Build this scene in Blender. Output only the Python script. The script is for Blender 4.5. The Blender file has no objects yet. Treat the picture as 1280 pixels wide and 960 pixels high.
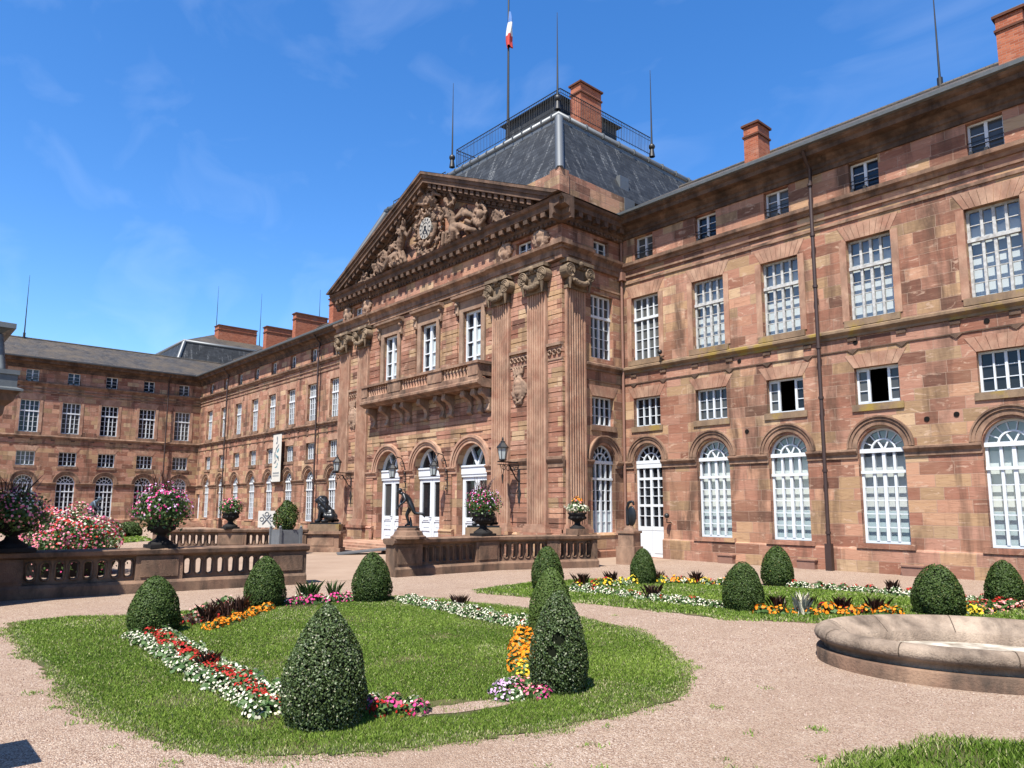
import bpy, math, random
import numpy as np
from mathutils import Matrix, Vector
random.seed(7); rng = np.random.default_rng(11)
S = bpy.context.scene
COL = S.collection
R = math.radians
PI = math.pi

# ------------------------------------------------------------------ camera
def unit(v): return v/np.linalg.norm(v)
F_PX, CX, CY = 902.0, 640.0, 513.6
vx = -unit(np.array([-172-CX, -(630-CY), -F_PX]))
vy = np.array([1660-CX, -(637-CY), -F_PX]); vy = unit(vy - vx*np.dot(vx, vy))
vz = np.cross(vx, vy)
M3 = np.array([vx, vy, vz])
cam = bpy.data.cameras.new('camera'); cam_o = bpy.data.objects.new('camera', cam); COL.objects.link(cam_o)
cam.sensor_width = 36; cam.lens = F_PX/1280*36; cam.shift_y = (CY-480)/1280
cam.clip_start = 0.1; cam.clip_end = 2000
mw = Matrix([list(M3[i]) for i in range(3)]).to_4x4(); mw.translation = (0, 0, 2.0)
cam_o.matrix_world = mw
S.camera = cam_o

# ------------------------------------------------------------------ light
W = bpy.data.worlds.new('World'); S.world = W; W.use_nodes = True
SUN_EL, SUN_AZ = R(59.3), math.atan2(.45, -1.0)      # direction towards the sun: x=.45, y=-1
wn = W.node_tree; wn.nodes.clear()
out = wn.nodes.new('ShaderNodeOutputWorld'); bg = wn.nodes.new('ShaderNodeBackground')
sky = wn.nodes.new('ShaderNodeTexSky'); sky.sky_type = 'NISHITA'; sky.sun_disc = False
sky.sun_elevation = SUN_EL; sky.sun_rotation = SUN_AZ
sky.air_density = 1.0; sky.dust_density = 0.25; sky.ozone_density = 3.0; sky.altitude = 200
# thin cirrus streaks high in the sky
tc = wn.nodes.new('ShaderNodeTexCoord'); mp = wn.nodes.new('ShaderNodeMapping')
mp.inputs['Rotation'].default_value = (0, R(12), R(35)); mp.inputs['Scale'].default_value = (1.0, 6.5, 9.0)
no = wn.nodes.new('ShaderNodeTexNoise'); no.inputs['Scale'].default_value = 1.6; no.inputs['Detail'].default_value = 7; no.inputs['Distortion'].default_value = .6
cr = wn.nodes.new('ShaderNodeValToRGB'); cr.color_ramp.elements[0].position = .50; cr.color_ramp.elements[1].position = .92
cr.color_ramp.elements[1].color = (.10, .10, .10, 1)
mx = wn.nodes.new('ShaderNodeMix'); mx.data_type = 'RGBA'
hs = wn.nodes.new('ShaderNodeHueSaturation'); hs.inputs['Saturation'].default_value = 1.3; hs.inputs['Value'].default_value = 1.38; hs.inputs['Hue'].default_value = .506
wn.links.new(sky.outputs[0], hs.inputs['Color'])
wn.links.new(tc.outputs['Generated'], mp.inputs[0]); wn.links.new(mp.outputs[0], no.inputs['Vector']); wn.links.new(no.outputs[0], cr.inputs[0])
wn.links.new(cr.outputs[0], mx.inputs['Factor']); wn.links.new(hs.outputs[0], mx.inputs['A']); mx.inputs['B'].default_value = (8.5, 9.2, 10.0, 1)
wn.links.new(mx.outputs['Result'], bg.inputs['Color']); bg.inputs['Strength'].default_value = 0.075
wn.links.new(bg.outputs[0], out.inputs[0])
sl = bpy.data.lights.new('sun', 'SUN'); sl.energy = 5.0; sl.angle = R(.53); sl.color = (1, .95, .87)
so = bpy.data.objects.new('sun', sl); COL.objects.link(so)
sd = Vector((.45*math.cos(SUN_EL)/1.0966, -1*math.cos(SUN_EL)/1.0966, math.sin(SUN_EL)))
so.rotation_euler = sd.to_track_quat('Z', 'Y').to_euler(); so.location = (0, -30, 40)
S.view_settings.view_transform = 'Standard'; S.view_settings.look = 'None'; S.view_settings.exposure = 1.28; S.view_settings.gamma = 1
S.cycles.max_bounces = 6; S.cycles.diffuse_bounces = 3; S.cycles.glossy_bounces = 3; S.cycles.transmission_bounces = 4
S.cycles.use_denoising = True

# ------------------------------------------------------------------ node helpers
class NT:
    def __init__(s, name):
        s.m = bpy.data.materials.new(name); s.m.use_nodes = True; s.t = s.m.node_tree
        s.t.nodes.clear(); s.o = s.t.nodes.new('ShaderNodeOutputMaterial'); s.b = s.n('BsdfPrincipled')
        s.l(s.b.outputs[0], s.o.inputs[0])
    def n(s, k): return s.t.nodes.new('ShaderNode'+k)
    def l(s, a, b): s.t.links.new(a, b)
    def inp(s, i, v):
        if hasattr(v, 'is_linked'): s.l(v, i)
        else: i.default_value = v
    def math(s, op, a, b=0.0, c=None):
        q = s.n('Math'); q.operation = op; s.inp(q.inputs[0], a); s.inp(q.inputs[1], b)
        if c is not None: s.inp(q.inputs[2], c)
        return q.outputs[0]
    def mix(s, f, a, b, mode='MIX'):
        q = s.n('Mix'); q.data_type = 'RGBA'; q.blend_type = mode
        def c(v): return v if hasattr(v, 'is_linked') else (tuple(v)+(1,) if len(v) == 3 else v)
        s.inp(q.inputs['Factor'], f); s.inp(q.inputs['A'], c(a)); s.inp(q.inputs['B'], c(b)); return q.outputs['Result']
    def noise(s, vec, scale, detail=4, rough=.55, dist=0, sc3=None):
        if sc3 is not None:
            m = s.n('Mapping'); m.inputs['Scale'].default_value = sc3; s.l(vec, m.inputs[0]); vec = m.outputs[0]
        q = s.n('TexNoise'); s.l(vec, q.inputs['Vector']); q.inputs['Scale'].default_value = scale; q.inputs['Detail'].default_value = detail
        q.inputs['Roughness'].default_value = rough; q.inputs['Distortion'].default_value = dist; return q.outputs[0]
    def ramp(s, f, stops, const=False):
        q = s.n('ValToRGB'); e = q.color_ramp.elements
        while len(e) < len(stops): e.new(.5)
        for i, (p, c) in enumerate(stops):
            e[i].position = p; e[i].color = (c, c, c, 1) if isinstance(c, (int, float)) else tuple(c)+(1,)
        if const: q.color_ramp.interpolation = 'CONSTANT'
        s.inp(q.inputs[0], f); return q.outputs[0]
    def pos(s): return s.n('NewGeometry').outputs['Position']
    def objc(s): return s.n('TexCoord').outputs['Object']
    def wallvec(s):
        g = s.n('NewGeometry'); p = s.n('SeparateXYZ'); s.l(g.outputs['Position'], p.inputs[0])
        nn = s.n('SeparateXYZ'); s.l(g.outputs['True Normal'], nn.inputs[0])
        f = s.math('GREATER_THAN', s.math('ABSOLUTE', nn.outputs[0]), .6)
        u = s.math('ADD', s.math('MULTIPLY', p.outputs[0], s.math('SUBTRACT', 1.0, f)), s.math('MULTIPLY', s.math('ADD', p.outputs[1], 3.37), f))
        c = s.n('CombineXYZ'); s.l(u, c.inputs[0]); s.l(p.outputs[2], c.inputs[1]); return c.outputs[0], g.outputs['Position'], p
    def brick(s, vec, w, h, mortar, off=.5, sq=1.0, sqf=2, smooth=.1):
        q = s.n('TexBrick'); s.l(vec, q.inputs['Vector']); q.inputs['Color1'].default_value = (0, 0, 0, 1); q.inputs['Color2'].default_value = (1, 1, 1, 1)
        q.inputs['Mortar'].default_value = (.5, .5, .5, 1); q.inputs['Scale'].default_value = 1; q.inputs['Mortar Size'].default_value = mortar
        q.inputs['Mortar Smooth'].default_value = smooth; q.inputs['Brick Width'].default_value = w; q.inputs['Row Height'].default_value = h
        q.offset = off; q.squash = sq; q.squash_frequency = sqf; return q.outputs['Color'], q.outputs['Fac']
    def bump(s, h, strength, dist=.02):
        q = s.n('Bump'); s.inp(q.inputs['Strength'], strength); q.inputs['Distance'].default_value = dist; s.l(h, q.inputs['Height'])
        s.l(q.outputs[0], s.b.inputs['Normal'])
    def done(s, col=None, rough=.8, spec=.3, metal=0, alb=.64, sat=1.0):
        if col is not None and alb != 1:
            if not hasattr(col, 'is_linked'): col = tuple(x*alb for x in col[:3])
            else: q = s.n('HueSaturation'); q.inputs['Value'].default_value = alb; q.inputs['Saturation'].default_value = sat; s.l(col, q.inputs['Color']); col = q.outputs[0]
        if col is not None: s.inp(s.b.inputs['Base Color'], col if hasattr(col, 'is_linked') else tuple(col)+(1,))
        s.inp(s.b.inputs['Roughness'], rough); s.b.inputs['Specular IOR Level'].default_value = spec; s.b.inputs['Metallic'].default_value = metal
        return s.m

STONE_STOPS = [(.0, (.085, .037, .025)), (.13, (.195, .075, .045)), (.28, (.300, .132, .084)), (.44, (.360, .190, .130)),
               (.56, (.205, .085, .052)), (.69, (.430, .225, .140)), (.79, (.365, .230, .120)), (.90, (.240, .155, .080)), (1.0, (.470, .325, .190))]
def stone_ashlar(name, w=.95, h=.375, shift=0.0, grime=1.0, tan=0.0, mort=(.36, .25, .18)):
    k = NT(name); vec, pos, sp = k.wallvec()
    dn = k.n('TexNoise'); k.l(pos, dn.inputs['Vector']); dn.inputs['Scale'].default_value = 1.1; dn.inputs['Detail'].default_value = 2
    wob = k.n('Mix'); wob.data_type = 'VECTOR'
    va = k.n('VectorMath'); va.operation = 'MULTIPLY_ADD'; k.l(dn.outputs['Color'], va.inputs[0]); va.inputs[1].default_value = (.10, .02, 0); k.l(vec, va.inputs[2])
    c, fac = k.brick(va.outputs[0], w, h, .007, .43, .68, 3)
    base = k.ramp(c, STONE_STOPS)
    # bedding streaks that run within each block, and pale eroded patches
    st = k.noise(pos, 1.0, 5, .6, 1.2, (1.6, 1.6, 13))
    base = k.mix(k.math('MULTIPLY', k.ramp(st, [(.46, 0.0), (.66, 1.0)]), .24), base, (.40, .25, .17))
    st2 = k.noise(pos, 1.0, 5, .6, 1.5, (2.1, 2.1, 19)); base = k.mix(k.math('MULTIPLY', k.ramp(st2, [(.52, 0.0), (.66, 1.0)]), .42), base, (.12, .05, .03))
    er = k.noise(pos, 2.3, 6, .62, .8, (1, 1, 2.6))
    base = k.mix(k.math('MULTIPLY', k.ramp(er, [(.59, 0.0), (.65, 1.0)]), .62), base, (.50, .35, .25))
    big = k.noise(pos, .33, 4, .55, 0)
    base = k.mix(k.math('MULTIPLY', k.ramp(big, [(.48, 0.0), (.70, 1.0)]), (.22+tan)), base, (.34, .225, .125))
    # soot: blotches and vertical runs
    so_ = k.noise(pos, .8, 6, .65, .4, (1.5, 1.5, .28))
    base = k.mix(k.math('MULTIPLY', k.ramp(so_, [(.49, 0.0), (.66, 1.0)]), .84*grime), base, (.055, .033, .022))
    gr = k.noise(pos, 45, 3, .6)
    base = k.mix(k.math('MULTIPLY', gr, .30), base, (.16, .08, .055))
    base = k.mix(k.math('MULTIPLY', fac, .70), base, mort)
    hh = k.math('ADD', k.math('MULTIPLY', k.math('SUBTRACT', 1.0, fac), .9), k.math('ADD', k.math('MULTIPLY', gr, .22), k.math('ADD', k.math('MULTIPLY', st, .35), k.math('MULTIPLY', c, .35))))
    k.bump(hh, .85, .035)
    return k.done(base, .88, .2, 0, .93, .98)
def stone_trim(name, a=(.255, .125, .085), b=(.34, .215, .145), dark=(.06, .045, .035), amt=.6, lichen=0.0, bumpy=.5, alb=.92):
    k = NT(name); p = k.pos()
    n1 = k.noise(p, 1.3, 6, .6, .6); base = k.mix(k.ramp(n1, [(.35, 0.0), (.68, 1.0)]), a, b)
    n2 = k.noise(p, 1.7, 7, .68, .3, (1, 1, .5)); base = k.mix(k.math('MULTIPLY', k.ramp(n2, [(.42, 0.0), (.66, 1.0)]), amt), base, dark)
    if lichen:
        n4 = k.noise(p, 1.1, 5, .6, .2); base = k.mix(k.math('MULTIPLY', k.ramp(n4, [(.54, 0.0), (.66, 1.0)]), lichen), base, (.27, .19, .025))
    n3 = k.noise(p, 38, 4, .6); base = k.mix(k.math('MULTIPLY', n3, .3), base, (.12, .075, .05))
    k.bump(k.math('ADD', k.math('MULTIPLY', n3, .5), n2), bumpy, .03); return k.done(base, .88, .2, 0, alb, 1.0)
def simple(name, col, rough=.6, spec=.4, metal=0, var=.15, scale=6, bump=0.0, dirt=(0, 0, 0)):
    k = NT(name); p = k.pos(); n = k.noise(p, scale, 5, .6)
    base = k.mix(k.math('MULTIPLY', k.ramp(n, [(.35, 0.0), (.75, 1.0)]), var*2), col, tuple(dirt) if dirt != (0, 0, 0) else tuple(x*.45 for x in col))
    if bump: k.bump(n, bump, .01)
    return k.done(base, rough, spec, metal)

MAT = {}
MAT['ashlar'] = stone_ashlar('sandstone_ashlar')
MAT['ashlar_rust'] = stone_ashlar('sandstone_rusticated', 1.15, .392, grime=.8, mort=(.20, .13, .095))
MAT['trim'] = stone_trim('sandstone_trim', (.18, .10, .067), (.33, .21, .14), (.032, .024, .019), .85)
MAT['trim_lichen'] = stone_trim('sandstone_ledge_lichen', (.2, .13, .08), (.27, .19, .12), (.05, .04, .03), .6, .75)
MAT['trim_light'] = stone_trim('sandstone_pilaster', (.27, .135, .09), (.42, .27, .185), (.085, .05, .036), .55, alb=.98)
MAT['trim_dark'] = stone_trim('sandstone_soot_shade', (.075, .045, .032), (.16, .098, .066), (.020, .016, .013), .9, bumpy=.8)  # soot and eave shadow together, both put into the dark colour
MAT['trim_black'] = stone_trim('sandstone_black_soot_shade', (.050, .032, .023), (.17, .105, .070), (.010, .008, .007), .9, bumpy=.8)  # blackest soot tone, with the wing cornice's shade painted in
MAT['capital'] = stone_trim('sandstone_capital', (.12, .09, .058), (.24, .175, .115), (.035, .028, .02), .7, bumpy=.9)
MAT['carved'] = stone_trim('sandstone_carved', (.23, .14, .095), (.34, .235, .165), (.06, .045, .035), .55, bumpy=.8)
MAT['relief'] = stone_trim('sandstone_relief', (.15, .095, .064), (.27, .18, .125), (.035, .026, .02), .8, bumpy=1.0)
MAT['bal'] = stone_trim('sandstone_balustrade', (.16, .09, .06), (.25, .16, .105), (.035, .028, .022), .95, bumpy=.9, alb=.85)
MAT['fount'] = stone_trim('fountain_stone', (.20, .15, .112), (.36, .285, .215), (.06, .047, .037), .9, bumpy=1.2)
MAT['basin'] = simple('dry_basin_floor', (.66, .60, .50), .95, .1, var=.5, scale=4, bump=.5, dirt=(.16, .12, .08))
MAT['white'] = simple('white_paint', (.76, .80, .83), .45, .4, var=.08, scale=3)
MAT['old_white'] = simple('flaking_white_paint', (.62, .62, .60), .8, .2, var=.4, scale=9, bump=.3, dirt=(.22, .20, .18))
MAT['dial'] = simple('weathered_dial', (.46, .43, .38), .7, .3, var=.4, scale=5, dirt=(.3, .27, .23))
MAT['iron'] = simple('black_iron', (.018, .017, .017), .5, .4, var=.2)
MAT['bronze'] = simple('dark_bronze', (.03, .033, .036), .38, .5, .55, var=.3, scale=9)
MAT['patina'] = simple('patinated_bronze', (.10, .14, .18), .5, .4, .3, var=.3, scale=5)
MAT['pipe'] = simple('brown_downpipe', (.055, .03, .024), .5, .4, var=.2)
MAT['pinkpipe'] = simple('sandstone_coloured_pipe', (.30, .16, .115), .6, .3, var=.2)
MAT['zinc'] = simple('zinc_sheet', (.17, .182, .19), .5, .5, .45, var=.25, scale=4, dirt=(.17, .18, .185))
MAT['lead'] = simple('lead_sheet', (.17, .19, .20), .6, .4, .3, var=.3, scale=4, dirt=(.07, .08, .085))
MAT['room'] = simple('dark_room', (.012, .010, .009), .9, .1, var=.1)
MAT['dimroom'] = simple('dim_room_wall', (.60, .62, .64), .9, .1, var=.2, scale=1)
MAT['blind'] = simple('pale_blind', (.84, .84, .81), .7, .3, var=.1, scale=2)
MAT['curtain'] = simple('grey_net_curtain', (.56, .66, .68), .6, .3, var=.12, scale=2)
MAT['soil'] = simple('bed_soil', (.06, .04, .028), .95, .1, var=.4, scale=12, bump=.6)
MAT['pot'] = simple('dark_cast_urn', (.014, .012, .011), .8, .25, var=.4, scale=8, bump=.3)
MAT['wood_grey'] = simple('grey_painted_planter', (.17, .18, .19), .7, .3, var=.25)
MAT['lampglass'] = simple('lamp_glass', (.45, .50, .50), .15, .6, var=.1)
MAT['petalw'] = None
def glass_mat(name, col, rough=.05):
    k = NT(name); p = k.pos(); n = k.noise(p, .9, 2, .5)
    k.bump(n, .25, .08); oi = k.n('ObjectInfo'); base = k.mix(n, col, tuple(x*.5 for x in col)); base = k.mix(k.ramp(oi.outputs['Random'], [(.62, 0.0), (.80, .8)]), base, (.13, .135, .13)); return k.done(base, rough, .34)
def clear_glass():
    k = NT('clear_window_glass'); k.t.nodes.remove(k.b); tr = k.n('BsdfTransparent'); tr.inputs[0].default_value = (.86, .90, .91, 1); gl = k.n('BsdfGlossy'); gl.inputs['Roughness'].default_value = .03
    ms = k.n('MixShader'); ms.inputs[0].default_value = .10; k.l(tr.outputs[0], ms.inputs[1]); k.l(gl.outputs[0], ms.inputs[2]); k.l(ms.outputs[0], k.o.inputs[0]); return k.m
MAT['clear_glass'] = clear_glass()
MAT['glass'] = glass_mat('window_glass', (.016, .019, .024)); MAT['glass2'] = glass_mat('attic_glass', (.022, .03, .045), .04)
def slate_mat(name, scale_w, scale_h, streak=1.0, col=(.048, .056, .070), lich=0.0):
    k = NT(name); g = k.n('NewGeometry'); sp = k.n('SeparateXYZ'); k.l(g.outputs['Position'], sp.inputs[0])
    nn = k.n('SeparateXYZ'); k.l(g.outputs['True Normal'], nn.inputs[0]); f = k.math('GREATER_THAN', k.math('ABSOLUTE', nn.outputs[0]), k.math('ABSOLUTE', nn.outputs[1]))
    u = k.math('ADD', k.math('MULTIPLY', sp.outputs[0], k.math('SUBTRACT', 1.0, f)), k.math('MULTIPLY', sp.outputs[1], f))
    c = k.n('CombineXYZ'); k.l(u, c.inputs[0]); k.l(sp.outputs[2], c.inputs[1])
    bc, fac = k.brick(c.outputs[0], scale_w, scale_h, .012, .5)
    base = k.mix(bc, tuple(x*.55 for x in col), tuple(x*1.5 for x in col))
    c2 = k.n('CombineXYZ'); k.l(k.math('ADD', u, k.math('MULTIPLY', sp.outputs[2], .02)), c2.inputs[0]); k.l(k.math('MULTIPLY', sp.outputs[2], .16), c2.inputs[1])
    s1 = k.noise(c2.outputs[0], 3.4, 3, .6); s2 = k.noise(c.outputs[0], 12, 3, .6)
    m = k.math('MULTIPLY', k.ramp(s1, [(.55, 0.0), (.70, 1.0)]), k.ramp(s2, [(.42, 0.0), (.62, 1.0)]))
    base = k.mix(k.math('MULTIPLY', m, .60*streak), base, (.33, .34, .34))
    if lich:
        ln = k.noise(g.outputs['Position'], .7, 5, .6, 0, (1, 1, 2)); base = k.mix(k.math('MULTIPLY', k.ramp(ln, [(.4, 0.0), (.65, 1.0)]), lich), base, (.16, .12, .075))
    base = k.mix(k.math('MULTIPLY', fac, .75), base, (.012, .014, .017))
    k.bump(k.math('SUBTRACT', k.math('MULTIPLY', bc, .6), fac), .7, .03); return k.done(base, .62, .3)
MAT['slate'] = slate_mat('mansard_slate', .34, .21, 1.3, (.026, .029, .033)); MAT['slate_roof'] = slate_mat('wing_slate', .25, .085, .25, (.070, .062, .054), .8)
def brick_mat():
    k = NT('red_chimney_brick'); vec, pos, sp = k.wallvec(); bc, fac = k.brick(vec, .24, .085, .008)
    base = k.mix(bc, (.30, .072, .03), (.46, .15, .075)); n = k.noise(pos, 2, 5, .6); base = k.mix(k.math('MULTIPLY', k.ramp(n, [(.55, 0.0), (.75, 1.0)]), .4), base, (.40, .28, .22))
    base = k.mix(k.math('MULTIPLY', fac, .6), base, (.34, .24, .19)); k.bump(k.math('SUBTRACT', 1.0, fac), .4, .01); return k.done(base, .85, .2)
MAT['brick'] = brick_mat()
MAT['brick_dark'] = simple('brick_band', (.13, .05, .03), .9, .2, var=.2)
def gravel_mat():
    k = NT('pink_gravel'); p = k.pos()
    v = k.n('TexVoronoi'); k.l(p, v.inputs['Vector']); v.inputs['Scale'].default_value = 85; v.inputs['Randomness'].default_value = 1
    s = k.n('SeparateColor'); k.l(v.outputs['Color'], s.inputs[0])
    base = k.ramp(s.outputs[0], [(.0, (.16, .085, .065)), (.22, (.32, .215, .16)), (.5, (.475, .338, .242)), (.78, (.55, .41, .31)), (1.0, (.74, .63, .53))])
    big = k.noise(p, .45, 5, .6, .3); base = k.mix(k.math('MULTIPLY', k.ramp(big, [(.40, 0.0), (.68, 1.0)]), .50), base, (.36, .245, .18))
    n2 = k.noise(p, 3.2, 5, .65); base = k.mix(k.math('MULTIPLY', k.ramp(n2, [(.50, 0.0), (.72, 1.0)]), .40), base, (.62, .49, .375))
    n4 = k.noise(p, .5, 4, .6, .5, (1.0, .22, 1)); base = k.mix(k.math('MULTIPLY', k.ramp(n4, [(.48, 0.0), (.66, 1.0)]), .35), base, (.40, .28, .195))
    n3 = k.noise(p, 130, 2, .5)
    hgt = k.math('ADD', k.math('MULTIPLY', v.outputs['Distance'], -1.4), k.math('ADD', k.math('MULTIPLY', n2, 1.2), k.math('MULTIPLY', n3, .3)))
    k.bump(hgt, .75, .018); return k.done(base, .95, .12)
MAT['gravel'] = gravel_mat()
def terrace_mat():
    k = NT('terrace_sand'); p = k.pos(); n = k.noise(p, .6, 6, .62); base = k.mix(k.ramp(n, [(.35, 0.0), (.7, 1.0)]), (.42, .31, .23), (.33, .23, .165))
    g = k.noise(p, 45, 3, .6); base = k.mix(k.math('MULTIPLY', g, .3), base, (.20, .13, .09)); k.bump(g, .4, .01); return k.done(base, .93, .15)
MAT['terrace'] = terrace_mat()
def lawn_mat():
    k = NT('lawn_soil_and_thatch'); p = k.pos(); n = k.noise(p, 2.2, 6, .65); g = k.noise(p, 60, 3, .7)
    base = k.mix(k.ramp(n, [(.38, 0.0), (.62, 1.0)]), (.07, .10, .025), (.19, .165, .075)); base = k.mix(k.math('MULTIPLY', g, .6), base, (.06, .05, .025)); k.bump(g, .8, .02); return k.done(base, .95, .1)
MAT['lawn'] = lawn_mat()
def leaf_mat(name, a, b, rough=.5, trans=.25, spec=.35, tip=None):
    k = NT(name); at = k.n('Attribute'); at.attribute_name = 'tint'
    s = k.n('SeparateColor'); k.l(at.outputs['Color'], s.inputs[0])
    base = k.mix(s.outputs[0], a, b)
    if tip: base = k.mix(k.ramp(s.outputs[1], [(.93, 0.0), (.95, 1.0)]), base, tip)
    oi = k.n('ObjectInfo'); base = k.mix(k.math('MULTIPLY', oi.outputs['Random'], .25), base, tuple(x*.55 for x in a))
    k.done(base, rough, spec, 0, 1); tr = k.n('BsdfTranslucent'); k.inp(tr.inputs[0], base); ms = k.n('MixShader'); ms.inputs[0].default_value = trans
    k.l(k.b.outputs[0], ms.inputs[1]); k.l(tr.outputs[0], ms.inputs[2]); k.l(ms.outputs[0], k.o.inputs[0]); return k.m
MAT['grass'] = leaf_mat('grass_blades', (.070, .132, .013), (.245, .335, .060), .65, .3, .15, (.46, .43, .24))
MAT['box'] = leaf_mat('clipped_box_leaves', (.018, .036, .007), (.066, .104, .020), .58, .14, .22, (.12, .12, .03))
MAT['box_shaded'] = leaf_mat('shaded_box_leaves', (.016, .032, .007), (.088, .128, .036), .5, .10, .38, (.26, .26, .17))  # greyed, darker leaf copy: shade on the near cones put into the colour
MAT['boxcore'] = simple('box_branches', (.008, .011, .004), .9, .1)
MAT['leaf'] = leaf_mat('bedding_leaves', (.035, .075, .018), (.08, .14, .035), .5, .2)
MAT['darkleaf'] = leaf_mat('bronze_leaves', (.045, .022, .016), (.10, .045, .03), .5, .2)
for nm, a, b in [('white', (.52, .49, .34), (.66, .64, .53)), ('red', (.30, .012, .010), (.44, .03, .02)), ('orange', (.62, .15, .008), (.74, .28, .012)), ('yellow', (.62, .40, .02), (.70, .54, .05)),
                 ('pink', (.60, .10, .20), (.75, .32, .40)), ('magenta', (.40, .02, .12), (.62, .06, .25)), ('lilac', (.50, .28, .50), (.68, .48, .66)), ('rose', (.62, .16, .14), (.78, .42, .38))]:
    MAT['p_'+nm] = leaf_mat(nm+'_petals', a, b, .6, .25, .2)
# ------------------------------------------------------------------ mesh builder
class MB:
    def __init__(s, T=None): s.v = []; s.f = []; s.mi = []; s.sm = []; s.T = T or (lambda u, d, z: (u, d, z)); s.cur = 0
    def add(s, vs, fs, smooth=False, raw=False):
        o = len(s.v); s.v += [tuple(p) if raw else s.T(*p) for p in vs]
        for f in fs: s.f.append([i+o for i in f]); s.mi.append(s.cur); s.sm.append(smooth)
    def quad(s, a, b, c, d): s.add([a, b, c, d], [(0, 1, 2, 3)])
    def box(s, x0, x1, y0, y1, z0, z1):
        s.add([(x0, y0, z0), (x1, y0, z0), (x1, y1, z0), (x0, y1, z0), (x0, y0, z1), (x1, y0, z1), (x1, y1, z1), (x0, y1, z1)],
              [(0, 3, 2, 1), (4, 5, 6, 7), (0, 1, 5, 4), (1, 2, 6, 5), (2, 3, 7, 6), (3, 0, 4, 7)])
    def prism(s, poly, y0, y1):                      # polygon in (u,z) extruded along d
        n = len(poly); s.add([(a, y0, b) for a, b in poly]+[(a, y1, b) for a, b in poly],
              [tuple(range(n)), tuple(range(2*n-1, n-1, -1))]+[(i, i+n, (i+1) % n+n, (i+1) % n) for i in range(n)])
    def profile(s, prof, u0, u1, caps=True):         # open profile in (d,z) swept along u
        n = len(prof); s.add([(u0, d, z) for d, z in prof]+[(u1, d, z) for d, z in prof], [(i, i+1, i+1+n, i+n) for i in range(n-1)])
        if caps:
            s.add([(u0, d, z) for d, z in prof], [tuple(range(n))]); s.add([(u1, d, z) for d, z in prof], [tuple(range(n-1, -1, -1))])
    def column(s, poly, z0, z1, caps=True):          # polygon in (u,d) extruded up
        n = len(poly); s.add([(a, b, z0) for a, b in poly]+[(a, b, z1) for a, b in poly], [(i, (i+1) % n, (i+1) % n+n, i+n) for i in range(n)]+([tuple(range(n-1, -1, -1)), tuple(range(n, 2*n))] if caps else []))
    def lathe(s, prof, c, seg=20, smooth=True, sx=1, sy=1):
        n = len(prof); vs = []
        for k in range(seg):
            a = 2*PI*k/seg; vs += [(c[0]+r*sx*math.cos(a), c[1]+r*sy*math.sin(a), c[2]+z) for r, z in prof]
        s.add(vs, [(k*n+i, ((k+1) % seg)*n+i, ((k+1) % seg)*n+i+1, k*n+i+1) for k in range(seg) for i in range(n-1)], smooth)
        for i, rev in ((0, True), (n-1, False)):
            if prof[i][0] > 1e-4:
                o = [vs[k*n+i] for k in range(seg)]; s.add(o if not rev else o[::-1], [tuple(range(seg))])
    def tube(s, path, r, seg=6, smooth=True, closed=False):
        P = [Vector(p) for p in path]; n = len(P); vs = []
        rr = r if isinstance(r, (list, tuple)) else [r]*n
        for i, p in enumerate(P):
            t = (P[(i+1) % n if closed else min(i+1, n-1)]-P[(i-1) if closed else max(i-1, 0)]).normalized()
            a = t.cross(Vector((0, 0, 1))) if abs(t.z) < .9 else t.cross(Vector((1, 0, 0))); a.normalize(); b = t.cross(a)
            for k in range(seg):
                w = 2*PI*k/seg; vs.append(tuple(p+(a*math.cos(w)+b*math.sin(w))*rr[i]))
        m = n if closed else n-1
        fs = [(i*seg+k, i*seg+(k+1) % seg, ((i+1) % n)*seg+(k+1) % seg, ((i+1) % n)*seg+k) for i in range(m) for k in range(seg)]
        s.add(vs, fs, smooth)
        if not closed: s.add(vs[:seg], [tuple(range(seg-1, -1, -1))]); s.add(vs[-seg:], [tuple(range(seg))])
    def ring(s, c, r0, r1, y0, y1, a0=0, a1=PI, n=20):   # arch band in the (u,z) plane
        for i in range(n):
            t0, t1 = a0+(a1-a0)*i/n, a0+(a1-a0)*(i+1)/n
            q = [(c[0]+r*math.cos(t), c[1]+r*math.sin(t)) for r, t in ((r0, t0), (r1, t0), (r1, t1), (r0, t1))]
            v = [(a, y0, b) for a, b in q]+[(a, y1, b) for a, b in q]
            f = [(0, 1, 2, 3), (1, 5, 6, 2), (0, 3, 7, 4)]
            if i == 0: f.append((0, 4, 5, 1))
            if i == n-1: f.append((3, 2, 6, 7))
            s.add(v, f)
    def ball(s, c, r, seg=10, sx=1, sy=1, sz=1):
        s.lathe([(r*math.sin(PI*i/seg)+1e-5, -r*sz*math.cos(PI*i/seg)) for i in range(seg+1)], c, seg+2, True, sx, sy)
    def build(s, name, mats, parent=None, loc=None, shade=None):
        me = bpy.data.meshes.new(name); me.from_pydata(s.v, [], s.f); me.update()
        for m in (mats if isinstance(mats, (list, tuple)) else [mats]): me.materials.append(MAT[m] if isinstance(m, str) else m)
        me.polygons.foreach_set('material_index', s.mi); me.polygons.foreach_set('use_smooth', s.sm)
        return link(name, me, parent, loc)
def link(name, me, parent=None, loc=None, rz=0):
    o = bpy.data.objects.new(name, me); COL.objects.link(o)
    if parent: o.parent = parent
    if loc: o.location = loc
    if rz: o.rotation_euler = (0, 0, rz)
    return o
def tag(o, label=None, cat=None, group=None, kind=None):
    if label: o['label'] = label
    if cat: o['category'] = cat
    if group: o['group'] = group
    if kind: o['kind'] = kind
    return o
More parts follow.
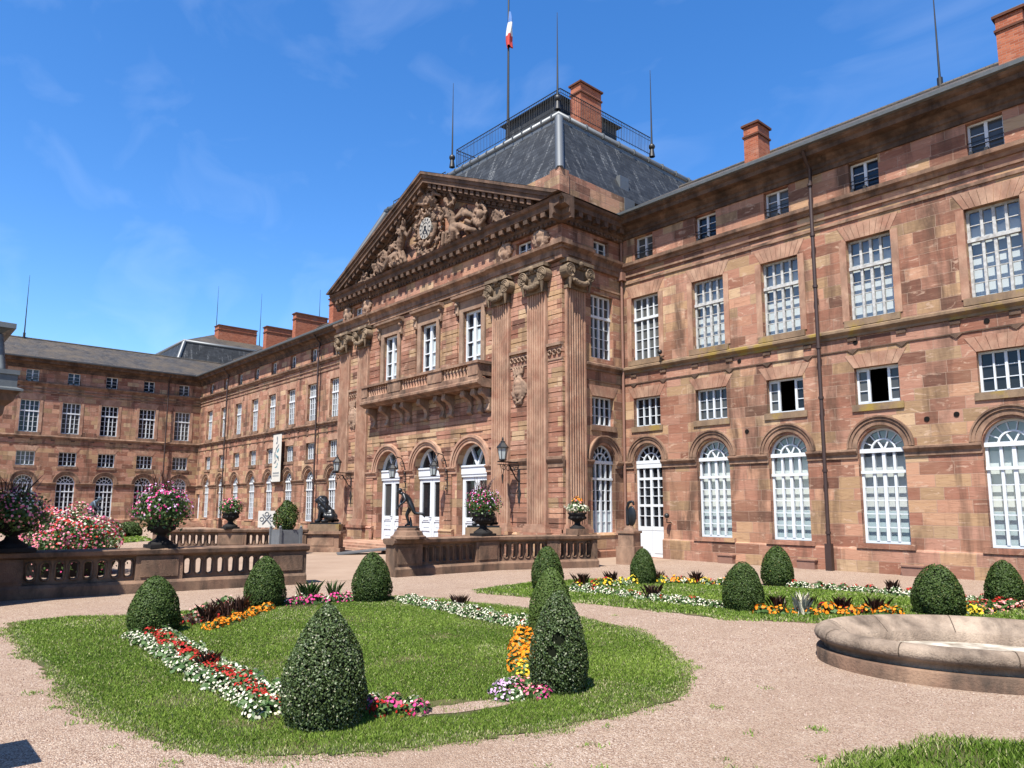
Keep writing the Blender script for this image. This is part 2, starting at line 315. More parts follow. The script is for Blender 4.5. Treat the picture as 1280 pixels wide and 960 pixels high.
def thing(name, label, cat, loc=(0, 0, 0), rz=0, group=None):
    o = bpy.data.objects.new(name, None); COL.objects.link(o); o.location = loc; o.rotation_euler = (0, 0, rz); o.empty_display_size = .3
    return tag(o, label, cat, group)
def copy_tree(o, parent=None):
    c = o.copy(); COL.objects.link(c)
    if parent: c.parent = parent
    for ch in list(o.children): copy_tree(ch, c)
    return c
def np_mesh(name, verts, nper, mats, tint=None, midx=None):
    """verts: (N*nper,3) array, one polygon per nper verts"""
    n = len(verts)//nper; me = bpy.data.meshes.new(name); me.vertices.add(len(verts)); me.loops.add(len(verts)); me.polygons.add(n)
    me.vertices.foreach_set('co', np.asarray(verts, 'f').ravel()); me.loops.foreach_set('vertex_index', np.arange(len(verts), dtype='i'))
    me.polygons.foreach_set('loop_start', np.arange(0, len(verts), nper, dtype='i')); me.polygons.foreach_set('loop_total', np.full(n, nper, 'i'))
    for m in mats: me.materials.append(MAT[m])
    if midx is not None: me.polygons.foreach_set('material_index', np.asarray(midx, 'i'))
    if tint is not None:
        a = me.color_attributes.new('tint', 'FLOAT_COLOR', 'CORNER'); c = np.ones((n, nper, 4), 'f'); c[:, :, :3] = np.asarray(tint)[:, None, :]
        a.data.foreach_set('color', c.ravel())
    me.update(calc_edges=True); me.validate(); return me

# ------------------------------------------------------------------ facade frames
YF, YP, XS, XP, XL = 23.6, 19.92, -19.4, -71.8, -37.15     # wing front, pavilion front, pavilion right side, far wing, pavilion left side
front = lambda u, d, z: (u, YF+d, z)
pav = lambda u, d, z: (u, YP+d, z)
side = lambda u, d, z: (XS-d, u, z)
perp = lambda u, d, z: (XP-d, u, z)
leftside = lambda u, d, z: (XL+d, u, z)

def arcp(c, z, r, a0, a1, n): return [(c+r*math.cos(a0+(a1-a0)*i/n), z+r*math.sin(a0+(a1-a0)*i/n)) for i in range(n+1)]
def wall(mb, u0, u1, z0, z1, ops, reveal=.34):
    """ops: (centre, width, z0, z1, arched); z1 is the spring line for arches"""
    us = sorted({u0, u1}|{round(v, 4) for c, w, a, b, ar in ops for v in (c-w/2, c+w/2)}); zs = sorted({z0, z1}|{round(v, 4) for c, w, a, b, ar in ops for v in ((a, b, b+w/2) if ar else (a, b))})
    us = [u for u in us if u0 <= u <= u1]; zs = [z for z in zs if z0 <= z <= z1]
    for i in range(len(us)-1):
        for j in range(len(zs)-1):
            cu, cz = (us[i]+us[i+1])/2, (zs[j]+zs[j+1])/2
            if any(abs(cu-c) < w/2 and a < cz < (b+w/2 if ar else b) for c, w, a, b, ar in ops): continue
            mb.quad((us[i], 0, zs[j]), (us[i+1], 0, zs[j]), (us[i+1], 0, zs[j+1]), (us[i], 0, zs[j+1]))
    for c, w, a, b, ar in ops:
        l, r_ = c-w/2, c+w/2; a = max(a, z0)
        mb.quad((l, 0, a), (l, 0, b), (l, reveal, b), (l, reveal, a)); mb.quad((r_, 0, a), (r_, reveal, a), (r_, reveal, b), (r_, 0, b)); mb.quad((l, 0, a), (l, reveal, a), (r_, reveal, a), (r_, 0, a))
        if ar:
            p = arcp(c, b, w/2, PI, 0, 24)
            for k in range(24):
                (ax, az), (bx, bz) = p[k], p[k+1]
                mb.quad((ax, 0, az), (bx, 0, bz), (bx, 0, b+w/2), (ax, 0, b+w/2)); mb.quad((ax, 0, az), (ax, reveal, az), (bx, reveal, bz), (bx, 0, bz))
        else: mb.quad((l, 0, b), (r_, 0, b), (r_, reveal, b), (l, reveal, b))
def courses(mb, u0, u1, z0, z1, h, proud, ops, gap=.035):
    z = z0
    while z < z1-.12:
        t = min(z+h-gap, z1); cz = (z+t)/2; cuts = []
        for c, w, a, b, ar in ops:
            hw = w/2
            if ar and cz > b: hw = math.sqrt(max(0, (w/2)**2-(max(z, b)-b)**2)) if z < b+w/2 else 0
            if hw > 0 and t > a and z < (b+w/2 if ar else b) and c+hw > u0 and c-hw < u1: cuts.append((max(u0, c-hw), min(u1, c+hw)))
        cuts.sort(); p = u0
        for a, b in cuts:
            if a-p > .04: mb.box(p, a, -proud, .01, z, t)
            p = max(p, b)
        if u1-p > .04: mb.box(p, u1, -proud, .01, z, t)
        z += h
def lintel(mb, c, w, z, h, n=7, proud=.014, splay=.28):
    for i in range(n):
        f0, f1 = i/n, (i+1)/n; g = .007
        a0, a1 = c-w/2+w*f0+g, c-w/2+w*f1-g; W2 = w+2*splay; b0, b1 = c-W2/2+W2*f0+g, c-W2/2+W2*f1-g
        mb.prism([(a0, z), (a1, z), (b1, z+h), (b0, z+h)], -proud, .05)

# ------------------------------------------------------------------ windows (local frame: u along the wall, -d outwards, origin at the sill centre)
def bars_rect(mb, w, h, cols, rows, y0=.20, y1=.28, fr=.07, mul=.05, thin=.03, transom=None, tr=.10, heavy=None):
    mb.box(-w/2, -w/2+fr, y0, y1, 0, h); mb.box(w/2-fr, w/2, y0, y1, 0, h); mb.box(-w/2+fr, w/2-fr, y0+.002, y1, 0, fr); mb.box(-w/2+fr, w/2-fr, y0+.002, y1, h-fr, h)
    for i in range(1, cols):
        x = -w/2+fr+(w-2*fr)*i/cols; m = (heavy if heavy and i*2 == cols else mul); mb.box(x-m/2, x+m/2, y0-.012, y1, fr, h-fr)
    segs = [(fr, h-fr, rows)]
    if transom:
        zt, up = transom; mb.box(-w/2, w/2, y0-.05, y1, zt-tr/2, zt+tr/2); segs = [(fr, zt-tr/2, rows), (zt+tr/2, h-fr, up)]
    for a, b, n in segs:
        for i in range(1, n):
            z = a+(b-a)*i/n; mb.box(-w/2+fr, w/2-fr, y0+.02, y1-.01, z-thin/2, z+thin/2)
def fan(mb, zc, r, y0=.20, y1=.28, inner=.55):
    mb.ring((0, zc), r-.07, r, y0, y1, n=24); mb.ring((0, zc), r*inner-.05, r*inner, y0-.01, y1, n=18)
    mb.box(-r, r, y0-.06, y1, zc-.07, zc+.06)
    def spoke(a, r0, r1, t):
        d = (math.cos(a), math.sin(a)); e = (-d[1]*t/2, d[0]*t/2)
        mb.prism([(d[0]*r0+e[0], zc+d[1]*r0+e[1]), (d[0]*r0-e[0], zc+d[1]*r0-e[1]), (d[0]*r1-e[0], zc+d[1]*r1-e[1]), (d[0]*r1+e[0], zc+d[1]*r1+e[1])], y0+.01, y1-.01)
    for i in range(1, 7): spoke(PI*i/7, r*inner, r-.07, .032)
    for a in (R(62), R(118)): spoke(a, .03, r*inner-.05, .05)
def glass_rect(mb, w, h, y=.26): mb.quad((-w/2, y, 0), (w/2, y, 0), (w/2, y, h), (-w/2, y, h))
def glass_arch(mb, w, zs, y=.26): mb.add([(-w/2, y, 0), (w/2, y, 0)]+[(a, y, b) for a, b in arcp(0, zs, w/2, 0, PI, 20)], [tuple(range(23))])
class Win: pass
WINS = {}
def make_win(key, name, frame_mb, glass_mb, fm, gm, extra=()):
    w = Win(); w.name = name; w.parts = []
    def me(mb, n, mats):
        m = bpy.data.meshes.new(n); m.from_pydata(mb.v, [], mb.f); m.update()
        for q in (mats if isinstance(mats, (list, tuple)) else [mats]): m.materials.append(MAT[q])
        m.polygons.foreach_set('material_index', mb.mi); return m
    w.frame = me(frame_mb, name, fm)
    w.parts = [('glass', me(glass_mb, 'glass', gm))]+[(n, me(b, n, m)) for n, b, m in extra]
    WINS[key] = w
def put_win(key, parent, T, u, z, rz=0, label=None):
    w = WINS[key]; o = link(w.name, w.frame, parent, T(u, 0, z), rz)
    for n, m in w.parts: link(n, m, o)
    if label: o['label'] = label
    return o
PW = 1.4
def _mk():
    def new(): return MB()
    # arched ground-floor window, 2.9 to the spring line
    for key, nm, fm, bl in (('arch', 'arched_window', 'white', 0), ('arch_blind', 'arched_window', 'white', 1), ('arch_curt', 'arched_window', 'white', 2)):
        f = new(); bars_rect(f, PW, 2.9, 4, 5, transom=(2.22, 1), fr=.075, mul=.075, thin=.028, tr=.09, heavy=.10); fan(f, 2.9, PW/2)
        g = new(); glass_arch(g, PW, 2.9); ex = []
        if bl:
            if bl == 1:
                b = new(); b.box(-PW/2, PW/2, .355, .365, .02, 1.0); ex.append(('curtain', b, 'curtain')); b = new(); b.box(-PW/2, PW/2, .385, .395, .95, 2.72); ex.append(('blind', b, 'blind'))
                b = new(); b.quad((-PW/2-.3, .8, -.2), (PW/2+.3, .8, -.2), (PW/2+.3, .8, 4.2), (-PW/2-.3, .8, 4.2)); ex.append(('dim_room', b, 'dimroom'))
            else: b = new(); b.box(-PW/2+.08, PW/2-.08, .245, .252, .08, .95); ex.append(('curtain', b, 'curtain'))
        make_win(key, nm, f, g, fm, 'clear_glass' if bl == 1 else 'glass', ex)
    # glazed garden door under a fanlight
    f = new(); fan(f, 3.8, PW/2); z0 = 1.55
    f.box(-PW/2, PW/2, .15, .28, 3.55, 3.73)
    for s in (-1, 1):
        a, b = sorted((0.005*s, PW/2*s)); f.box(a, b, .20, .27, 0, 1.05); f.box(a+.1, b-.1, .185, .2, .15, .90); f.box(a, b, .19, .28, 1.05, 1.2)
    for x, t in ((-PW/2+.04, .08), (-PW/4, .05), (0, .11), (PW/4, .05), (PW/2-.04, .08)): f.box(x-t/2, x+t/2, .188, .28, 1.2, 3.55)
    for z, t in ((1.62, .03), (2.04, .10), (2.42, .03), (2.76, .03), (3.12, .10)): f.box(-PW/2, PW/2, .2, .275, z-t/2, z+t/2)
    g = new(); g.T = lambda u, d, z: (u, d, z); glass_arch(g, PW, 3.8, .265)
    make_win('gardendoor', 'glazed_door', f, g, 'white', 'glass')
    # tall first-floor window
    for key, fm, bl in (('tall', 'white', 0), ('tall_old', 'old_white', 1), ('tall_plain', 'old_white', 0)):
        f = new(); bars_rect(f, PW, 2.72, 4, 4, transom=(1.78, 2), fr=.075, mul=.075 if bl else .055, thin=.026, tr=.11, heavy=.085)
        g = new(); glass_rect(g, PW, 2.72); ex = []
        if bl:
            b = new(); b.box(-PW/2, PW/2, .40, .41, .02, 1.36); ex.append(('blind', b, 'blind'))
            b = new(); b.prism([(-PW/2, 1.7), (PW/2, 1.7), (PW/2, 2.12), (.35, 2.26), (.1, 2.14), (-.3, 2.3), (-.5, 2.2), (-PW/2, 2.22)], .38, .39); ex.append(('blind', b, 'blind'))
            b = new(); b.quad((-PW/2-.3, .55, -.2), (PW/2+.3, .55, -.2), (PW/2+.3, .55, 3), (-PW/2-.3, .55, 3)); ex.append(('dim_room', b, 'dimroom'))
        make_win(key, 'tall_window', f, g, fm, 'clear_glass' if bl else 'glass', ex)
    f = new(); bars_rect(f, 1.35, 1.2, 4, 3, fr=.065, mul=.05, thin=.026, heavy=.075); g = new(); glass_rect(g, 1.35, 1.2)
    make_win('mezz', 'small_window', f, g, 'white', 'glass')
    f = new(); w = 1.35; bars_rect(f, w, 1.2, 1, 1, fr=.065)                # two casements swung inwards, dark room behind
    for s in (-1, 1):
        a, b = sorted((s*(w/2-.065), s*(w/2-.36))); f.box(a, b, .2, .26, .065, .12); f.box(a, b, .2, .26, 1.08, 1.135)
        x = s*(w/2-.36); f.box(x-.04, x+.04, .195, .27, .065, 1.135)
        for z in (.45, .80): f.box(a, b, .21, .26, z-.014, z+.014)
    g = new()
    g2 = new()
    for s, q in ((-1, g), (1, g2)): a, b = sorted((s*w/2, s*(w/2-.36))); q.quad((a, .25, 0), (b, .25, 0), (b, .25, 1.2), (a, .25, 1.2))
    rm = new(); x0, x1, y0, y1, z0, z1 = -.7, .7, .35, 2.2, -.1, 1.3
    rm.add([(x0, y0, z0), (x1, y0, z0), (x1, y1, z0), (x0, y1, z0), (x0, y0, z1), (x1, y0, z1), (x1, y1, z1), (x0, y1, z1)], [(0, 1, 2, 3), (4, 7, 6, 5), (1, 5, 6, 2), (2, 6, 7, 3), (3, 7, 4, 0)])
    make_win('mezz_open', 'small_window', f, g, 'white', 'glass', [('room', rm, 'room'), ('glass', g2, 'glass')])
    f = new(); bars_rect(f, .95, 1.02, 2, 3, fr=.06, mul=.09, thin=.026); g = new(); glass_rect(g, .95, 1.02)
    gr = new()
    for z in (.28, .40): gr.box(-.475, .475, .06, .085, z-.012, z+.012)
    for x in (-.40, .0): gr.box(x-.05, x+.05, .03, .16, .0, .13)
    make_win('attic', 'attic_window', f, g, 'white', 'glass2', [('guard_rail', gr, ['iron'])])
    f = new(); bars_rect(f, .95, .66, 2, 2, fr=.06, mul=.08, thin=.026); g = new(); glass_rect(g, .95, .66); make_win('attic_low', 'attic_window', f, g, 'white', 'glass2')
    # french window over the balcony
    f = new(); w, h = 1.3, 2.45; f.box(-w/2, -w/2+.10, .12, .24, 0, h); f.box(w/2-.10, w/2, .12, .24, 0, h); f.box(-w/2+.1, w/2-.1, .122, .24, h-.12, h); f.box(-.085, .085, .10, .24, 0, h-.12)
    for z in (.35, 1.02, 1.70): f.box(-w/2+.1, w/2-.1, .14, .23, z-.028, z+.028)
    g = new(); glass_rect(g, w, h, .215); c = new()
    for s in (-1, 1): c.box(min(s*.10, s*.30), max(s*.10, s*.30), .207, .212, .1, 1.6)
    make_win('french', 'french_window', f, g, 'white', 'glass2', [('curtain', c, 'curtain')])
    # entrance double door
    w, zs = 2.1, 3.45; f = new()
    f.ring((0, zs), w/2-.10, w/2, .30, .44, n=28); f.box(-w/2, w/2, .24, .44, zs-.30, zs+.02); f.box(-w/2, w/2, .20, .44, zs+.02, zs+.10); f.box(-w/2, w/2, .27, .44, zs-.42, zs-.30)
    for a in (R(63), R(117)):
        d = (math.cos(a), math.sin(a)); e = (-d[1]*.05, d[0]*.05); r1 = w/2-.05
        f.prism([(e[0], zs+.08+e[1]), (-e[0], zs+.08-e[1]), (d[0]*r1-e[0], zs+d[1]*r1-e[1]), (d[0]*r1+e[0], zs+d[1]*r1+e[1])], .31, .43)
    g = new(); g.add([(a, .42, b) for a, b in arcp(0, zs, w/2-.02, 0, PI, 24)], [tuple(range(25))])
    ex = []
    for s in (-1, 1):
        d_ = new(); x = lambda a, b: sorted((s*a, s*b))
        for a, b, z0, z1 in ((.01, .17, 0, 3.03), (w/2-.22, w/2-.02, 0, 3.03)): q = x(a, b); d_.box(q[0], q[1], .33, .42, z0, z1)
        q = x(.17, w/2-.22)
        for z0, z1 in ((0, .14), (.55, .66), (.98, 1.22), (2.86, 3.03)): d_.box(q[0], q[1], .332, .42, z0, z1)
        d_.box(q[0], q[1], .375, .42, .14, 1.0); d_.box(q[0]+.09, q[1]-.09, .355, .38, .22, .48); d_.box(q[0]+.09, q[1]-.09, .355, .38, .72, .92)
        d_.box(q[0]+.1, q[1]-.1, .31, .34, 1.06, 1.12)
        d_.cur = 1; d_.quad((q[0], .40, 1.22), (q[1], .40, 1.22), (q[1], .40, 2.86), (q[0], .40, 2.86))
        d_.cur = 2
        if s < 0: d_.tube([(-.06, .33, 1.18), (-.06, .27, 1.18), (-.16, .27, 1.18)], .018, 6)
        ex.append(('door_leaf', d_, ['white', 'glass', 'iron']))
    make_win('entrance', 'double_door', f, g, 'white', 'glass', ex)
_mk()
# ------------------------------------------------------------------ the palace: one building, four facades
palace = thing('palace', 'red sandstone palace with pedimented central pavilion, slate roofs and long arcaded wings', 'palace', (0, 0, 0))
def P(name, mb, mats, parent=None, label=None):
    o = mb.build(name, mats, parent or palace)
    if label: o['label'] = label
    return o
ZI, ZM, ZT, ZA = 3.8, 5.28, 8.06, 12.38
def prof_cornice(mb, u0, u1):
    mb.profile([(.02, 13.42), (-.07, 13.42), (-.07, 13.56), (-.13, 13.60), (-.13, 13.72), (-.24, 13.80), (-.30, 13.88), (-.58, 13.92), (-.60, 14.06), (-.70, 14.12), (-.74, 14.20), (.02, 14.20)], u0, u1)
def wing(T, rz, u0, u1, bays, pipes=(), drains=1.5, ends=(0, 0), lich=False, vents=()):
    ops = []
    for b in bays:
        c = b['c']
        if b.get('arch') == 'gardendoor': ops.append((c, PW, .02, ZI+.02, True))
        elif b.get('arch'): ops.append((c, PW, .9, ZI, True))
        if b.get('mezz'): ops.append((c, 1.35, ZM, ZM+1.2, False))
        if b.get('tall'): ops.append((c, PW, ZT, ZT+2.72, False))
        if b.get('attic'): ops.append((c, .95, ZA, ZA+1.02, False))
    ops += list(b for b in [x for bb in bays for x in bb.get('extra', ())])
    m = MB(T); wall(m, u0, u1, -.3, 13.5, ops); P('wall', m, 'ashlar')
    m = MB(T)                                          # plinth, broken at doors
    cuts = sorted((b['c']-PW/2, b['c']+PW/2) for b in bays if b.get('arch') == 'gardendoor')+[(u1, u1)]; p = u0
    for a, b in cuts: m.profile([(.01, .78), (-.07, .74), (-.09, .70), (-.09, -.3)], p, a); p = b
    for b in bays:                                     # sill blocks of the ground floor windows
        if b.get('arch') and b['arch'] != 'gardendoor': m.box(b['c']-.86, b['c']+.86, -.13, .2, .745, .90)
    P('plinth', m, 'ashlar')
    m = MB(T); p = u0                                  # impost band between the arches
    for b in sorted([b for b in bays if b.get('arch')], key=lambda b: b['c'])+[None]:
        e = (b['c']-PW/2) if b else u1
        if e-p > .05: m.profile([(.01, ZI-.24), (-.05, ZI-.24), (-.05, ZI-.12), (-.11, ZI-.06), (-.15, ZI-.01), (-.15, ZI+.05), (.01, ZI+.08)], p, e)
        if b: p = b['c']+PW/2
    for b in bays:
        if b.get('arch'):
            c = b['c']; m.ring((c, ZI+.082), .705, .86, -.05, .02, n=28); m.ring((c, ZI+.082), .86, .95, -.09, .02, n=28); m.ring((c, ZI+.082), .95, 1.0, -.13, .02, n=28)
    P('impost_band', m, 'trim')
    m = MB(T)                                          # sill course of the first floor, with drip
    m.profile([(.01, 7.52), (-.06, 7.52), (-.06, 7.60), (-.14, 7.66), (-.18, 7.70), (-.18, 7.78), (-.05, 7.84), (.01, 7.84)], u0, u1)
    for b in bays:
        if b.get('tall'): m.box(b['c']-.86, b['c']+.86, -.10, .2, 7.845, 8.06)
        if b.get('mezz'): m.box(b['c']-.78, b['c']+.78, -.055, .2, ZM-.22, ZM)
    P('sill_course', m, 'trim_lichen' if lich else 'trim')
    m = MB(T); m.box(u0, u1, -.035, .01, 7.08, 7.12)    # fillet with drops
    u = u0+.6
    while u < u1-.3:
        m.prism([(u-.16, 7.08), (u+.16, 7.08), (u, 6.95)], -.04, .01); m.box(u-.14, u+.14, -.05, .01, 7.38, 7.50); u += drains
    P('fillet', m, 'trim_dark')
    m = MB(T)
    m.box(u0, u1, -.05, .01, 11.42, 11.52); m.box(u0, u1, -.07, .01, 11.72, 11.80); m.profile([(.01, 12.02), (-.08, 12.02), (-.12, 12.12), (-.22, 12.18), (-.24, 12.30), (.01, 12.36)], u0, u1)
    P('belt_course', m, 'trim')
    for b in bays:
        c = b['c']
        if b.get('tall'):
            m = MB(T); lintel(m, c, PW, ZT+2.722, .52, 9); m.box(c-.92, c-.703, -.03, .02, ZT, ZT+2.72); m.box(c+.703, c+.92, -.03, .02, ZT, ZT+2.72); P('window_surround', m, 'trim_light')
        if b.get('mezz'): m = MB(T); lintel(m, c, 1.35, ZM+1.202, .44, 7); P('flat_arch', m, 'trim_light')
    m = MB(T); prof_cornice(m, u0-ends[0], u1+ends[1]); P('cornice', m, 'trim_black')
    m = MB(T); m.profile([(-.72, 14.20), (-.86, 14.22), (-.88, 14.32), (-.70, 14.34)], u0-ends[0], u1+ends[1]); P('gutter', m, 'lead')
    for b in bays:
        c = b['c']
        if b.get('arch'): put_win(b['arch'], palace, T, c, .02 if b['arch'] == 'gardendoor' else .9, rz)
        if b.get('mezz'): put_win(b['mezz'], palace, T, c, ZM, rz, b.get('mlabel'))
        if b.get('tall'): put_win(b['tall'], palace, T, c, ZT, rz)
        if b.get('attic'): put_win(b['attic'], palace, T, c, ZA, rz)
    for u in pipes:
        m = MB(T); m.tube([(u, -.70, 14.1), (u, -.45, 13.75), (u, -.20, 13.55), (u, -.28, 12.6), (u, -.28, .05)], .065, 8)
        for z in (1.2, 3.2, 5.6, 7.3, 9.4, 11.2, 13): m.tube([(u, -.28, z-.04), (u, -.28, z+.04)], .09, 8)
        m.box(u-.10, u+.10, -.38, -.18, -.05, .85); P('downpipe', m, 'pipe')
    for u in vents: m = MB(T); m.box(u-.30, u+.30, -.30, .02, .0, .27); m.box(u-.33, u+.33, -.33, .02, .27, .31); P('vent_box', m, 'pinkpipe')
B = lambda c, a='arch', mz='mezz', t='tall', at='attic', **k: dict(c=c, arch=a, mezz=mz, tall=t, attic=at, **k)
# right wing (closest to the camera)
wing(front, 0, XS, 26, [B(-18.17, 'gardendoor', 'mezz', 'tall'), B(-15.15, 'arch_blind', 'mezz', 'tall_old'), B(-12.2, 'arch_blind', 'mezz_open', 'tall_old', mlabel='small window with casements open onto a dark room'),
     B(-9.13, 'arch_blind', 'mezz_open', 'tall_old', mlabel='small window with casements open onto a dark room'), B(-5.66, 'arch_blind', 'mezz', 'tall_old'), B(-2.3, 'arch_blind', 'mezz', 'tall_old'), B(1.1, 'arch', 'mezz', 'tall')],
     pipes=(-10.8,), lich=True, vents=(-14.6, -11.6, -8.35, -5.0))
# left wing
wing(front, 0, XP, XL, [B(c, t='tall') for c in (-69.0, -65.45, -62.05, -58.52, -55.12, -51.65, -48.2, -44.8, -41.35)]+[dict(c=-71.1, extra=[(-71.05, .9, .55, 3.05, False)])], pipes=(-46.9, -64.25))
m = MB(front); m.box(-71.45, -70.65, .2, .27, .55, 3.0); m.box(-71.33, -70.77, .18, .2, .8, 1.7); m.box(-71.33, -70.77, .18, .2, 1.9, 2.85); P('door', m, 'white')
# far wing, facing right
wing(perp, PI/2, -16, YF, [B(c, 'arch_curt' if i in (3,) else 'arch', t='tall') for i, c in enumerate((-8.6, -5.5, -2.45, .6, 3.65, 6.7, 9.77, 12.82, 15.8, 18.92, 22.02))], pipes=(20.52,))
# security floodlights on the sill and at the door
m = MB(); 
for u, z in ((-17.25, 8.05), (-17.1, 1.55)): m.ball((u, YF-.28, z+.12), .10, 8); m.tube([(u, YF-.02, z-.15), (u, YF-.28, z-.15), (u, YF-.28, z)], .025, 6)
P('floodlight', m, 'iron')
for u, z in ((-13.7, 4.72), (-7.75, 4.65), (-6.95, 4.72), (-13.9, 7.33), (-9.7, 7.33), (-6.0, 7.33), (-3.3, 7.33)):
    m = MB(front); m.tube([(u, -.02, z), (u, .05, z)], .078, 12); P('vent_hole', m, 'room')

# ---- roofs of the wings
def wing_roof(T, u0, u1, zr=17.25, depth=8.9, dr=4.4):
    m = MB(T); a, b = -.80, dr; z0 = 14.33; n = 1
    m.quad((u0, a, z0), (u1, a, z0), (u1, b, zr), (u0, b, zr)); m.quad((u0, b, zr), (u1, b, zr), (u1, b+5.2, z0), (u0, b+5.2, z0))
    m.tube([(u0, b, zr), (u1, b, zr)], .10, 6); P('roof', m, 'slate_roof')
wing_roof(front, XS+.1, 26); wing_roof(front, XP-4, XL-.1); wing_roof(perp, -16, YF+4, 16.75, dr=4.2)
m = MB(); m.box(XP-9, 26, YF+9.3, YF+9.5, 0, 14.3); m.box(25.8, 26, YF, YF+9.3, 0, 14.3); m.box(XP-9.6, XP-9.4, -16, YF+9.3, 0, 14.3); m.box(XP-9.4, XP, -16.2, -16, 0, 14.3); P('rear_wall', m, 'ashlar')
def chimney(x0, x1, y0, y1, z0, z1, band=True):
    m = MB(); m.box(x0, x1, y0, y1, z0, z1-.14); m.cur = 1
    m.box(x0-.05, x1+.05, y0-.05, y1+.05, z1-.62, z1-.54); m.box(x0-.08, x1+.08, y0-.08, y1+.08, z1-.14, z1-.05); m.cur = 2; m.box(x0-.02, x1+.02, y0-.02, y1+.02, z1-.05, z1); m.box(x0-.06, x1+.06, y0-.06, y1+.06, z0, z0+.25)
    P('chimney', m, ['brick', 'brick_dark', 'lead'])
chimney(-14.95, -14.3, 26.4, 27.35, 16.0, 18.05); chimney(-5.75, -5.0, 26.3, 28.4, 16.0, 18.05)
chimney(-57.3, -56.7, 26, 28.9, 15.6, 18.3); chimney(-63.4, -62.7, 26, 28.8, 15.6, 18.25); chimney(-50.8, -50.1, 26, 28.9, 15.6, 18.2)
def rod(x, y, z0, z1, r=.05, base=True):
    m = MB(); m.tube([(x, y, z0), (x, y, z0+(z1-z0)*.25), (x, y, z1)], [r, r*.75, .012], 6)
    if base: m.ball((x, y, z0+.55), .17, 8); m.lathe([(.16, 0), (.13, .2), (.10, .4)], (x, y, z0), 8)
    else: m.tube([(x, y, z0), (x, y, z0+.5)], .10, 8)
    P('lightning_rod', m, 'iron')

# ---- corner pavilion roof behind the far corner
m = MB(); zc = 14.3
def mans(m, x0, x1, y0, y1, z0, z1, ins): m.add([(x0, y0, z0), (x1, y0, z0), (x1, y1, z0), (x0, y1, z0), (x0+ins, y0+ins, z1), (x1-ins, y0+ins, z1), (x1-ins, y1-ins, z1), (x0+ins, y1-ins, z1)], [(0, 1, 5, 4), (1, 2, 6, 5), (2, 3, 7, 6), (3, 0, 4, 7)])
mans(m, -92, -77.2, 22.3, 37, 15.0, 19.2, 1.5); P('mansard_roof', m, 'slate')
m = MB(); mans(m, -90.6, -78.6, 23.7, 35.6, 19.25, 21.4, 4.6); m.add([(-86, 28.3, 21.4), (-83.2, 28.3, 21.4), (-83.2, 31, 21.4), (-86, 31, 21.4)], [(0, 1, 2, 3)]); P('roof', m, 'slate_roof')
m = MB(); L = [(-90.5, 23.8, 19.2), (-78.7, 23.8, 19.2), (-78.7, 35.5, 19.2), (-90.5, 35.5, 19.2)]; m.tube(L, .2, 6, closed=True); m.tube([(-78.75, 23.85, 19.2), (-77.3, 22.4, 15.1)], .22, 6); P('roof_edge', m, 'zinc')
chimney(-82.6, -81.4, 28.2, 32.6, 19.2, 22.3); rod(-84.5, 29, 21.2, 27.6, .06); rod(-82, 33.2, 20, 27, .06); rod(-75.9, 9.4, 16.7, 22.5, .06, False); rod(-62.5, 31, 15.5, 22.6, .07, False)
rod(-7.95, 28, 17.1, 21.6, .05, False)

# ------------------------------------------------------------------ central pavilion
DOORS = (-25.0, -28.4, -31.82); PIL = (-20.7, -22.93, -34.46, -36.5); PC = -28.55
dops = [(c, 2.1, .28, 3.73, True) for c in DOORS]+[(c, 1.3, 8.4, 10.85, False) for c in DOORS]+[(-21.66, .95, 12.5, 13.16, False), (-35.40, .95, 12.5, 13.16, False)]
m = MB(pav); wall(m, XL, XS, -.3, 14.1, dops, .46); P('wall', m, 'ashlar_rust')
sops = [(22.32, PW, .9, ZI, True), (22.32, 1.35, ZM, ZM+1.2, False), (22.32, PW, ZT, ZT+2.72, False), (22.32, .95, 12.5, 13.16, False)]
m = MB(side); wall(m, YP, YF, -.3, 14.1, sops); P('wall', m, 'ashlar')
m = MB(leftside); wall(m, YP, YF, -.3, 14.1, []); P('wall', m, 'ashlar')
